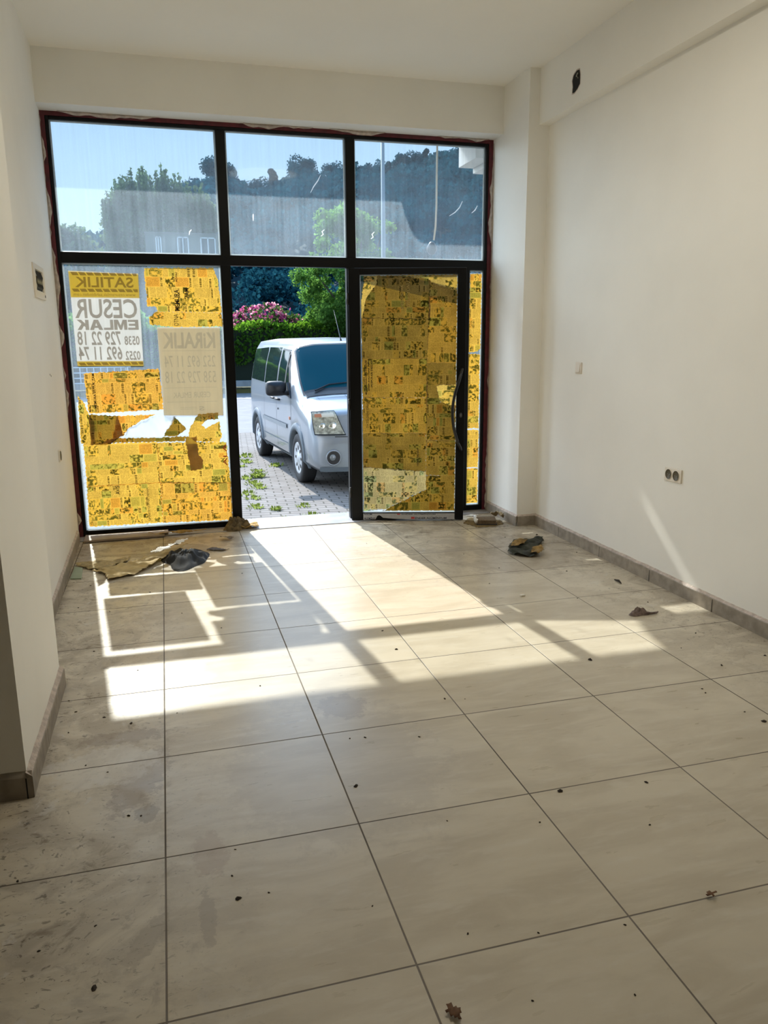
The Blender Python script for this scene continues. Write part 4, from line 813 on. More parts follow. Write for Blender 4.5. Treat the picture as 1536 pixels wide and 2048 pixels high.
# lamp post
t = tag(empty('lamp_post', (6.87, 22.0, GZ)), 'slim grey lamp post across the road rising past the upper right pane', 'post')
GREYM = pbr('galvanised grey', (.33, .34, .34), .5, metal=.3)
MB().tube([(0, 0, 0), (0, 0, 4), (0, 0, 9)], [.085, .07, .05], 14).build('pole', GREYM, t, True)
MB().box((-.12, -.12, 0), (.12, .12, .10)).build('base_plate', GREYM, t)
MB().tube([(0, 0, 8.9), (.1, -.5, 9.3), (.1, -1.4, 9.4)], .035, 8).build('arm', GREYM, t, True)
MB().box((-.02, -2.0, 9.33), (.22, -1.35, 9.45)).build('lamp_head', GREYM, t, bevel=.02)

# ------------------------------------------------------------------ vegetation
LEAF_H = transl('hedge leaf', (.20, .42, .03), .45, seecol=(.07, .14, .02), noise=.3, nscale=3)
LEAF_T = transl('tree leaf', (.20, .42, .08), .45, seecol=(.09, .18, .04), noise=.3, nscale=3)
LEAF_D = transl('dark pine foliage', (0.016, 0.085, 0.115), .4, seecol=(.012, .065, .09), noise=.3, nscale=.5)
LEAF_O = transl('grey green foliage', (.15, .24, .12), .4, seecol=(.09, .15, .08), noise=.3, nscale=1)
LEAF_B = transl('glossy dark leaf', (.11, .22, .05), .4, seecol=(.045, .09, .025), noise=.5, nscale=2)
PINK = transl('pink bract', (.62, .10, .28), .4, seecol=(.42, .07, .19)); PINKL = transl('pale pink bract', (.85, .40, .45), .5, seecol=(.7, .3, .35))
BARK = pbr('bark', (.10, .075, .05), .9, noise=.4, nscale=8)
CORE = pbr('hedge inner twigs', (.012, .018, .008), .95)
# clipped hedge
h = tag(empty('hedge', (3, 27.8, GZ)), 'long clipped green hedge behind the kerb across the road', 'hedge')
rs = np.random.RandomState(3); n = 30000
X = rs.uniform(-26, 26, n); side = rs.rand(n); top = 2.36 + .10 * np.sin(X * .9) + .08 * np.sin(X * 2.7) + rs.normal(0, .03, n)
Y = np.where(side < .62, -.45 + rs.normal(0, .07, n), rs.uniform(-.45, .45, n)); Z = np.where(side < .62, rs.uniform(.5, 1, n) ** .7 * top, top + rs.normal(0, .06, n))
Z = np.where((side < .62), rs.uniform(.42, 1, n) * top, Z)
leafquads('foliage', np.stack([X, Y, Z], 1), .055, LEAF_H, h, rs=rs, asp=.75)
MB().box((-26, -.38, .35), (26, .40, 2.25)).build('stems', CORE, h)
# bougainvillea
def bush(name, loc, rx, ry, z0, h_, n, label, cat, mats, fracs, seed, lsize=.06, lumps=16):
    t = tag(empty(name, loc), label, cat); rs = np.random.RandomState(seed); C = []; MI = []
    lc = np.stack([rs.uniform(-1, 1, lumps) * rx, rs.uniform(-1, 1, lumps) * ry, np.zeros(lumps)], 1); lc[:, 2] = z0 + h_ * (.35 + .5 * rs.rand(lumps)) * (1 - .45 * (np.abs(lc[:, 0]) / rx) ** 2)
    lr = rs.uniform(.16, .34, lumps) * h_
    for i in range(lumps):
        k = n // lumps; d = rs.normal(size=(k, 3)); d /= np.linalg.norm(d, axis=1)[:, None]; C.append(lc[i] + d * lr[i] * rs.uniform(.75, 1.12, (k, 1)) * np.array([1.15, .9, 1])); 
        fl_ = rs.rand(k) < fracs[0] * (1.7 if rs.rand() < .5 else .3); MI.append(np.where(fl_, np.where(rs.rand(k) < fracs[1], 1, 2), 0))
    C = np.concatenate(C); MI = np.concatenate(MI); C[:, 2] = np.maximum(C[:, 2], .05)
    leafquads('foliage', C[MI == 0], lsize, mats[0], t, rs=rs, asp=.7)
    if fracs[0] > 0:
        for q, nm in ((1, 'blossom'), (2, 'pale_blossom')):
            if (MI == q).any(): leafquads(nm, C[MI == q] * 1.01, lsize * .9, mats[q], t, rs=rs, asp=.9)
    m = MB(); 
    for i in range(min(6, lumps)): m.tube([(0, 0, 0), tuple(lc[i] * .5), tuple(lc[i])], [.06, .04, .015], 6)
    m.build('stems', BARK, t, True); return t
bush('bougainvillea', (3.75, 28.9, GZ), 1.9, .6, 1.0, 2.0, 22000, 'pink flowering bougainvillea bush rising behind the clipped hedge', 'shrub', (LEAF_B, PINK, PINKL), (.30, .6), 5, .05, 34)
bush('leafy_shrub', (6.7, 29.0, GZ), 1.2, .8, .9, 2.0, 9000, 'bright green leafy shrub right of the pink flowering bush', 'shrub', (LEAF_H, PINK, PINKL), (0, 0), 6, .06, 12)
bush('leafy_shrub', (-1.6, 28.6, GZ), 2.6, .9, .1, 3.4, 12000, 'green shrub behind the hedge seen between the two notices', 'shrub', (LEAF_T, PINK, PINKL), (0, 0), 8, .07, 14)
def tree(name, loc, clumps, n, lsize, mat, label, cat='tree', seed=0, trunk=.12, group=None, up=.3, asp=.6):
    """clumps: list of (x, y, z, r) leafy balls relative to the foot"""
    t = tag(empty(name, loc), label, cat, group); rs = np.random.RandomState(seed); C = []; tot = sum(c[3] ** 2 for c in clumps)
    for (x, y, z, r) in clumps:
        k = max(8, int(n * r * r / tot)); d = rs.normal(size=(k, 3)); d /= np.linalg.norm(d, axis=1)[:, None]
        C.append(np.array([x, y, z]) + d * r * (rs.uniform(.05, 1.3, (k, 1)) ** .8) * np.array([1, 1, .85]))
    leafquads('foliage', np.concatenate(C), lsize, mat, t, rs=rs, up=up, asp=asp)
    m = MB(); zt = np.mean([c[2] for c in clumps]); m.tube([(0, 0, -.3), (.05, 0, zt * .5), (0, 0, zt)], [trunk, trunk * .8, trunk * .4], 8)
    for c in clumps[:8]: m.tube([(0, 0, zt * .55), (c[0] * .5, c[1] * .5, (zt * .55 + c[2]) / 2), (c[0], c[1], c[2])], [trunk * .5, trunk * .3, trunk * .12], 6)
    m.build('trunk', BARK, t, True); return t
rs = np.random.RandomState(12)
cl = []
for i in range(95):
    a = rs.uniform(0, 2 * PI); zz = rs.uniform(2.2, 6.5); w_ = 2.1 * math.sqrt(max(.05, 1 - ((zz - 3.9) / 2.9) ** 2)); r_ = rs.uniform(.2, 1) * w_; cl.append((r_ * math.cos(a), r_ * math.sin(a) * .8, zz, rs.uniform(.16, .42)))
tree('young_tree', (7.3, 27.6, GZ), cl, 30000, .045, LEAF_T, 'light green young tree by the lamp post across the road', seed=1)
cl = [(rs.uniform(-1.2, 1.2), rs.uniform(-.8, .8), rs.uniform(1.2, 4.6), rs.uniform(.35, .7)) for i in range(16)]
tree('dark_tree', (7.7, 25.6, GZ), [(x + .35, y, z * .95, r) for x, y, z, r in cl], 16000, .06, transl('deep green leaf', (.06, .17, .04), .4, seecol=(.03, .08, .025), noise=.4, nscale=2), 'dark leafy tree at the right edge of the doorway above the van', seed=2)
# large crown with upright bare-ended shoots
rs = np.random.RandomState(9)
t = tag(empty('spiky_tree', (.45, 45, 0)), 'big round tree with many upright spiky shoots seen through the upper left pane', 'tree')
cl = []; 
C = []; shoots = MB()
for i in range(230):
    th = rs.uniform(-1.25, 1.25); ph = rs.uniform(-1, 1) * .8; nx_ = math.sin(th); nz_ = math.cos(th) * math.cos(ph); ny_ = math.sin(ph) * math.cos(th)
    base = Vector((nx_ * 2.75, ny_ * 2.0, 6.6 + nz_ * 2.6)); L_ = rs.uniform(.9, 2.0) * (.65 + .35 * nz_)
    tip = base + Vector((nx_ * .35, ny_ * .3, 1.0)).normalized() * L_; mid = base.lerp(tip, .5) + Vector((nx_ * .18, 0, -.05)); shoots.tube([base, mid, tip], [.045, .032, .012], 5)
    for k in range(60):
        u = rs.rand() ** 1.2; p = (base.lerp(mid, u * 2) if u < .5 else mid.lerp(tip, u * 2 - 1)); rad = .16 * (1 - u) + .03; C.append((p.x + rs.normal() * rad, p.y + rs.normal() * rad, p.z + rs.normal() * .06))
for i in range(30000):
    d = rs.normal(size=3); d /= np.linalg.norm(d); r = rs.uniform(.80, 1.06) * (1 + .05 * math.sin(d[0] * 19) + .05 * math.sin(d[2] * 23 + d[0] * 9)); C.append((d[0] * 2.95 * r, d[1] * 2.3 * r, 6.6 + d[2] * 2.85 * r))
leafquads('foliage', np.array(C), .065, LEAF_O, t, rs=rs, up=1.2, asp=.8); shoots.build('shoots', LEAF_O, t); MB().tube([(0, 0, -.2), (0, 0, 3), (0, 0, 6)], [.35, .3, .2], 10).build('trunk', BARK, t, True)
for k, (x, y, h_, w_) in enumerate(((-7.2, 48, 8.0, 2.0), (-5.2, 50, 8.3, 1.7), (-9.8, 52, 8.8, 2.2))):
    cl = [(rs.uniform(-1, 1) * w_ * .7, rs.uniform(-1, 1), h_ * rs.uniform(.35, .92), rs.uniform(.6, 1.0)) for i in range(12)] + [(0, 0, h_ * .95, .5)]
    tree('background_tree', (x, y, 0), cl, 5000, .12, LEAF_O, ['hazy tree low at the left edge of the upper left pane', 'hazy lower tree just left of the spiky tree', 'hazy tree farthest left beyond the upper left pane'][k], seed=20 + k, trunk=.2)

# hill: terrain, forest, single trees on the ridge
RX = [-60, -30, -16.7, -13, -9.9, -7.3, -2, 3, 9, 10.8, 14, 18.5, 22.3, 25.3, 28.4, 32.3, 34.7, 38, 42, 47, 54, 75, 110]
RZ = [9, 11, 11.5, 13, 14, 13.5, 17, 20, 22.3, 22.5, 20.5, 21.8, 23.8, 22.8, 24.4, 24.4, 24.2, 26.3, 26.4, 27.6, 29.6, 33, 36]
def hill_z(x, y):
    r = np.interp(x * 120 / max(y, 60), RX, RZ); t = min(1, max(0, (y - 38) / 82)); return GZ + (r - GZ) * (t ** .85) - max(0, y - 120) * .12
m = MB(); nx, ny = 70, 26
for i in range(nx + 1):
    for j in range(ny + 1):
        x = -70 + 190 * i / nx; y = 38 + 110 * j / ny; m.v.append((x, y, hill_z(x, y) - .6))
m.f = [(i * (ny + 1) + j, (i + 1) * (ny + 1) + j, (i + 1) * (ny + 1) + j + 1, i * (ny + 1) + j + 1) for i in range(nx) for j in range(ny)]; m.mi = [0] * len(m.f)
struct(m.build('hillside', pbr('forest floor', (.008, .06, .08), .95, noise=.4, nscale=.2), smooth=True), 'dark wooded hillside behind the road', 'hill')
rs = np.random.RandomState(33); C = []; S = []; SZ = []
for i in range(1500):
    y = 40 + 82 * rs.rand() ** .7; x = (y + 2) * rs.uniform(-.28, .62); z = hill_z(x, y); r = rs.uniform(1.2, 2.3) * (.6 + .4 * y / 120); k = 150 if y > 70 else 260
    SZ.append(np.full((k, 1), .0021 * max(y, 48)))
    d = rs.normal(size=(k, 3)); d /= np.linalg.norm(d, axis=1)[:, None]; d[:, 2] = np.abs(d[:, 2]) * 1.1 - .15; C.append(np.array([x, y, z + r * .5]) + d * r * rs.uniform(.72, 1.15, (k, 1)))
o = leafquads('forest', np.concatenate(C), np.concatenate(SZ), LEAF_D, rs=rs, up=.5, asp=.8); tag(o, 'dense dark forest canopy covering the hillside', 'forest', kind='stuff')
protos = []
def ridge_proto(kind):
    t = empty('ridge_tree'); rs = np.random.RandomState(70 + kind); C = []
    if kind == 0: cl = [(rs.uniform(-1.6, 1.6), rs.uniform(-1, 1), rs.uniform(2.8, 4.6), rs.uniform(.8, 1.25)) for _ in range(9)]
    elif kind == 1: cl = [(rs.uniform(-1, 1) * (1 - k / 12), 0, 1.6 + k * .42, 1.0 - .06 * k) for k in range(10)]
    else: cl = [(rs.uniform(-1.2, 1.2), rs.uniform(-1, 1), rs.uniform(1.6, 4.2), rs.uniform(.6, 1.0)) for _ in range(11)]
    for (x, y, z, r) in cl:
        k = 330; d = rs.normal(size=(k, 3)); d /= np.linalg.norm(d, axis=1)[:, None]; C.append(np.array([x, y, z]) + d * r * rs.uniform(.3, 1.15, (k, 1)) ** .6)
    leafquads('foliage', np.concatenate(C), .11, LEAF_D, t, rs=rs, up=.5, asp=.8); MB().tube([(0, 0, -1), (0, 0, 2.5), (.1, 0, 4)], [.22, .15, .07], 6).build('trunk', BARK, t); return t
protos = [ridge_proto(k) for k in range(3)]; used = set()
rt = [(9.3, 1.1), (11.3, .9), (13.0, .55), (15.0, .9), (17.2, 1.0), (19.3, .9), (21.6, 1.0), (23.0, .9), (25.0, .75), (27.0, .9), (28.8, .8), (31.0, .9), (33.0, .85), (35.0, .8), (37.4, 1.0), (39.4, .8), (41.0, .85), (43.5, .95), (45.2, .8), (47.5, 1.0), (50.0, .9), (52.5, .9), (55, 1)]
for i, (x, s_) in enumerate(rt):
    k = i % 3; p = protos[k]
    if k in used:
        o = p.copy(); COL.objects.link(o)
        for ch in p.children: c = ch.copy(); COL.objects.link(c); c.parent = o
    else: o = p; used.add(k)
    o.location = (x, 119, float(hill_z(x, 119)) - .9); o.rotation_euler = (0, 0, i * 1.3); o.scale = (s_,) * 3
    tag(o, 'dark tree standing on the ridge line of the wooded hill against the sky', 'tree', 'trees along the ridge of the hill')
# pale house low behind the spiky tree
t = tag(empty('house', (2.6, 42.2, 0)), 'grey house with white window frames in front of the spiky tree foot', 'house')
HW = pbr('house wall', (.15, .18, .16), .8, noise=.1)
MB().box((-3.0, 0, 0), (.75, .4, 7.10)).build('wall', HW, t)
MB().box((-3.05, -.05, 7.10), (.80, .45, 7.16)).build('roof', HW, t)
WFR = pbr('white frame', (.8, .8, .8), .5); WGL = pbr('dark pane', (.08, .11, .12), .2)
for x0, x1 in ((-2.50, -2.20), (-1.40, -.80), (-.20, .60)):
    f = MB(); z0, z1 = 5.5, 6.95
    for a, b_ in (((x0, -.06, z0), (x1, 0, z0 + .08)), ((x0, -.06, z1 - .06), (x1, 0, z1)), ((x0, -.06, z0), (x0 + .06, 0, z1)), ((x1 - .06, -.06, z0), (x1, 0, z1)), (((x0 + x1) / 2 - .03, -.06, z0), ((x0 + x1) / 2 + .03, 0, z1))): f.box(a, b_)
    fo = f.build('window_frame', WFR, t); MB().box((x0 + .04, -.03, z0 + .04), (x1 - .04, -.01, z1 - .04)).build('pane', WGL, fo)
# pale fence panel beyond the road on the left
t = tag(empty('white_fence', (-3.5, 26.2, GZ)), 'low white mesh fence beyond the road seen left of the orange newspaper', 'fence')
m = MB()
for k in range(30): m.box((-4 + k * .22, 0, .45), (-3.97 + k * .22, .02, 1.0))
for z in (.45, .62, .80, .98): m.box((-4, -.01, z), (2.5, .03, z + .035))
m.build('mesh_panel', pbr('fence white', (.75, .76, .78), .5), t)
for k in range(4): MB().box((-4 + k * 2.1, -.03, 0), (-3.93 + k * 2.1, .04, 1.08)).build('post', GREYM, t)

# weeds in the paving
WEED = transl('weed leaf', (.32, .40, .08), .45, seecol=(.18, .23, .05), noise=.3, nscale=20)
def weed(seed, n, spread, hgt):
    rs = np.random.RandomState(seed); V = []; F = []
    for i in range(n):
        a = rs.uniform(0, 2 * PI); r = spread * rs.rand() ** .6; x, y = r * math.cos(a), r * math.sin(a); L_ = hgt * rs.uniform(.5, 1.1); dx, dy = math.cos(a) * L_ * rs.uniform(.3, 1), math.sin(a) * L_ * rs.uniform(.3, 1); wx, wy = -math.sin(a) * .008, math.cos(a) * .008
        k = len(V); V += [(x - wx, y - wy, 0), (x + wx, y + wy, 0), (x + dx * .5 + wx * 1.6, y + dy * .5 + wy * 1.6, L_ * .6), (x + dx * .5 - wx * 1.6, y + dy * .5 - wy * 1.6, L_ * .6), (x + dx, y + dy, L_ * .75)]; F += [(k, k + 1, k + 2, k + 3), (k + 3, k + 2, k + 4)]
    me = bpy.data.meshes.new('weed'); me.from_pydata(V, [], F); me.materials.append(WEED); return me
wmesh = [weed(1, 70, .10, .09), weed(2, 60, .14, .05), weed(3, 90, .08, .13), weed(4, 50, .16, .06)]
spots = [(.84, 4.66, 2, 1.3), (.80, 4.80, 2, 1.7), (.79, 4.98, 0, 1.6), (.86, 5.1, 1, 1.3), (.83, 5.3, 0, 1.1), (1.30, 5.02, 1, .9), (1.36, 5.15, 0, 1.3), (1.47, 5.08, 1, 1.2), (1.62, 5.0, 0, 1.5), (1.72, 5.10, 2, .8), (1.20, 5.55, 0, .8), (1.42, 5.50, 1, .9), (1.66, 5.52, 0, .9), (1.86, 5.60, 1, 1.0), (1.0, 5.6, 1, .8), (1.18, 6.2, 0, .6), (2.1, 5.9, 1, 1.0), (2.0, 4.9, 1, .9), (1.15, 4.85, 1, .8), (1.9, 5.0, 3, .8),
         (1.24, 8.4, 0, 1.0), (1.1, 9.4, 1, .8), (1.15, 7.6, 3, .8), (1.25, 10.4, 3, 1.0), (1.3, 8.9, 1, .8), (.98, 6.4, 3, .7), (.95, 7.2, 3, .8), (1.05, 8.3, 3, .9), (1.2, 9.8, 3, .9), (1.5, 6.3, 3, .6), (1.0, 11.5, 3, 1.2), (1.6, 9.3, 1, 1.0), (.78, 4.72, 2, 1.9), (.80, 4.90, 2, 1.6), (1.02, 4.95, 3, .8), (1.1, 5.3, 3, .7), (1.32, 5.35, 3, .7), (1.55, 5.25, 3, .8), (1.78, 5.35, 3, .7), (1.52, 4.95, 0, 1.3), (1.4, 5.0, 1, 1.1), (1.5, 5.8, 3, .6), (1.02, 6.9, 3, .7), (1.12, 7.9, 3, .8)]
for i, (x, y, k, s_) in enumerate(spots):
    o = bpy.data.objects.new('weed_tuft', wmesh[k]); COL.objects.link(o); o.location = (x, y, GZ); o.rotation_euler = (0, 0, i * 2.1); o.scale = (s_ * .95,) * 3
    tag(o, 'low green weed tuft growing in a joint of the block paving', 'weed', 'weeds growing in the paving joints')

# ------------------------------------------------------------------ the silver van
PAINT = pbr('silver paint', (.33, .36, .40), .32, metal=.35, coat=.6)
PLAS = pbr('grey plastic cladding', (.13, .16, .19), .5)
BLK = pbr('black plastic', (.012, .012, .014), .4)
TYRE = pbr('tyre rubber', (.018, .018, .02), .75)
RIM = pbr('silver hubcap', (.62, .64, .67), .35, metal=.4)
SCREEN = pbr('tinted windscreen', (.003, .06, .09), .08, spec=.12)
SIDEG = pbr('side glass', (.02, .035, .03), .04, spec=.6)
HL = pbr('headlamp lens', (.55, .52, .40), .12, noise=.6, nscale=25, coat=1.0)
AMB = pbr('amber indicator', (.55, .22, .12), .2)
UND = pbr('underbody black', (.01, .01, .01), .9)
FW = Vector((1.702, 7.839)); dv = Vector((-.0790, .9969)); nv = Vector((-.9969, -.0790)); ctr = FW - nv * .9
van = empty('van', (ctr.x, ctr.y, GZ), 0); van.rotation_euler = (0, 0, math.atan2(dv.y, dv.x)); tag(van, 'silver panel-sided passenger van parked on the paving outside the doorway', 'van')
# van local: x rearward from front axle, y: -0.9 left .. +0.9; visible flank is at +y side (image left)
# body stations: s, side half width, list of 12 (y factor/offset, h)
def cab(ym, ht, rin=0.0, b=.24):
    return [(0, b), (ym - .10, b), (ym - .01, .33), (ym, .55), (ym, .82), (ym - .005, 1.06), (ym - .02, 1.20), (ym - .065 - rin, 1.20 + (ht - 1.20) * .45), (ym - .125 - rin, 1.20 + (ht - 1.20) * .80), (ym - .19 - rin, ht - .035), (ym * .55, ht), (0, ht + .012)]
def hood(ym, hh, b=.24):
    return [(0, b), (ym - .10, b), (ym - .01, min(.33, hh * .5)), (ym, hh * .55), (ym, hh * .74), (ym - .01, hh * .86), (ym - .035, hh * .93), (ym - .08, hh * .97), (ym - .15, hh * .99), (ym - .25, hh), (ym * .5, hh + .012), (0, hh + .02)]
ST = [(-.90, hood(.78, .60, .26)), (-.88, hood(.83, .68)), (-.84, hood(.865, .74)), (-.77, hood(.88, .93)), (-.68, hood(.89, .99)), (-.45, hood(.895, 1.05)), (-.18, hood(.90, 1.12)), (-.06, hood(.90, 1.19)), (.14, cab(.90, 1.40, .0)), (.34, cab(.90, 1.60, .0)), (.50, cab(.90, 1.75, .0)), (.62, cab(.90, 1.80)), (.95, cab(.90, 1.835)), (1.6, cab(.90, 1.86)), (2.6, cab(.90, 1.86)), (3.05, cab(.895, 1.85)), (3.25, cab(.885, 1.82, .01)), (3.34, cab(.865, 1.76, .02)), (3.38, cab(.82, 1.66, .03))]
SS = np.array([a for a, _ in ST]); SP = np.array([b for _, b in ST])
def bend(s, y): return .20 * (abs(y) / .9) ** 3 * min(1, max(0, (-.30 - s) / .5)) - (.10 * (abs(y) / .9) ** 3 * min(1, max(0, (s - 3.0) / .3)))
def surf(s, t):
    P = np.array([np.interp(s, SS, SP[:, k, j]) for k in range(12) for j in range(2)]).reshape(12, 2); sg_ = 1
    if t > 11: t = 22 - t; sg_ = -1
    k = min(10, int(t)); f = t - k; y, h_ = P[k] * (1 - f) + P[k + 1] * f; return np.array([s + bend(s, y), sg_ * y, h_])
SN = np.unique(np.concatenate([SS, np.arange(-.9, 3.38, .06)])); SN = SN[(SN >= -.9) & (SN <= 3.38)]
m = MB(); T = 23
for s_ in SN:
    for k in range(22): m.v.append(tuple(surf(s_, float(k)) if k <= 11 else surf(s_, float(k))))
nS = len(SN)
for i in range(nS - 1):
    for k in range(22): m.f.append((i * 22 + k, i * 22 + (k + 1) % 22, (i + 1) * 22 + (k + 1) % 22, (i + 1) * 22 + k)); m.mi.append(0)
def capgrid(i0, flip):
    base = i0 * 22; prev = None; R_ = 8
    for k in range(0, 12):
        a = np.array(m.v[base + k]); b_ = np.array(m.v[base + (22 - k) % 22]); row = []
        for j in range(R_ + 1):
            if k in (0, 11): row.append(base + k); continue
            if j == 0: row.append(base + k); continue
            if j == R_: row.append(base + 22 - k); continue
            y = a[1] + (b_[1] - a[1]) * j / R_; s0 = SN[i0]; m.v.append((s0 + bend(s0, y), y, a[2])); row.append(len(m.v) - 1)
        if prev is not None:
            for j in range(R_):
                q = [prev[j], prev[j + 1], row[j + 1], row[j]]; q2 = []
                for z_ in q:
                    if z_ not in q2: q2.append(z_)
                if len(q2) >= 3: m.f.append(tuple(q2 if flip else q2[::-1])); m.mi.append(0)
        prev = row
capgrid(0, True); capgrid(nS - 1, False)
body = m.build('body', [PAINT, UND], van, True)
bmx = MB()
for s0 in (0.0, 2.63):
    for sg_ in (1, -1): bmx.lathe([(0, -.30), (.365, -.30), (.365, .30), (0, .30)], (s0, sg_ * .80, .33), 'y', 40)
cut = bmx.build('arch_cutter', [UND, UND], None); cut.parent = van
import bmesh
for ob in (body, cut):
    bm_ = bmesh.new(); bm_.from_mesh(ob.data); bmesh.ops.remove_doubles(bm_, verts=bm_.verts, dist=1e-5); bmesh.ops.recalc_face_normals(bm_, faces=bm_.faces); bm_.to_mesh(ob.data); bm_.free()
bo = body.modifiers.new('arches', 'BOOLEAN'); bo.object = cut; bo.operation = 'DIFFERENCE'; bo.solver = 'EXACT'
bpy.context.view_layer.update(); me2 = bpy.data.meshes.new_from_object(body.evaluated_get(bpy.context.evaluated_depsgraph_get())); body.modifiers.clear()
if len(me2.polygons) > 500:
    body.data = me2
bpy.data.objects.remove(cut)
for p_ in body.data.polygons:
    c = p_.center
    for s0 in (0.0, 2.63):
        r_ = math.hypot(c.x - s0, c.z - .33)
        if r_ < .372 and .49 < abs(c.y) < .905 and (abs(p_.normal.y) < .3 or abs(c.y) < .52): p_.material_index = 1
    if c.z < .245: p_.material_index = 1
def patch(name, fn, us, vs, mat, off=.004, parent=van, smooth=True):
    """patch over the body: fn(u, v) -> point, pushed outward by off"""
    m = MB(); nu, nv_ = len(us), len(vs); P = np.array([[fn(u, v) for v in vs] for u in us]); cen = np.array([1.6, 0, .9])
    for i in range(nu):
        for j in range(nv_):
            a = P[min(i + 1, nu - 1), j] - P[max(i - 1, 0), j]; b_ = P[i, min(j + 1, nv_ - 1)] - P[i, max(j - 1, 0)]; n_ = np.cross(a, b_); n_ /= (np.linalg.norm(n_) + 1e-9)
            if n_ @ (P[i, j] - cen) < 0: n_ = -n_
            m.v.append(tuple(P[i, j] + n_ * off))
    m.f = [(i * nv_ + j, (i + 1) * nv_ + j, (i + 1) * nv_ + j + 1, i * nv_ + j + 1) for i in range(nu - 1) for j in range(nv_ - 1)]; m.mi = [0] * len(m.f)
    return m.build(name, mat, parent, smooth)
lin = np.linspace
def side_t(s, h_):
    P = np.array([np.interp(s, SS, SP[:, k, 1]) for k in range(12)]); return float(np.interp(h_, P[1:10], np.arange(1, 10)))
def side_fn(sg_):
    def f(s, h_):
        q = surf(s, side_t(s, h_)); q[1] *= sg_; return q
    return f
SF = side_fn(1); SO = side_fn(-1)
# windscreen with black surround
def wsf(s, u, k):
    tl = (8.25 - 1.25 * (1 - (s + .1) / .66)) + k; return surf(s, tl + u * (22 - 2 * tl))
patch('windscreen_surround', lambda s, u: wsf(s, u, 0), lin(-.10, .56, 9), lin(0, 1, 27), BLK, .006)
ws = patch('windscreen', lambda s, u: wsf(s, u, .30), lin(-.045, .515, 9), lin(0, 1, 27), SCREEN, .010); ws['label'] = 'teal tinted windscreen'
patch('cowl', lambda s, t: surf(s, t), lin(-.16, -.085, 3), lin(7.4, 14.6, 19), BLK, .008)
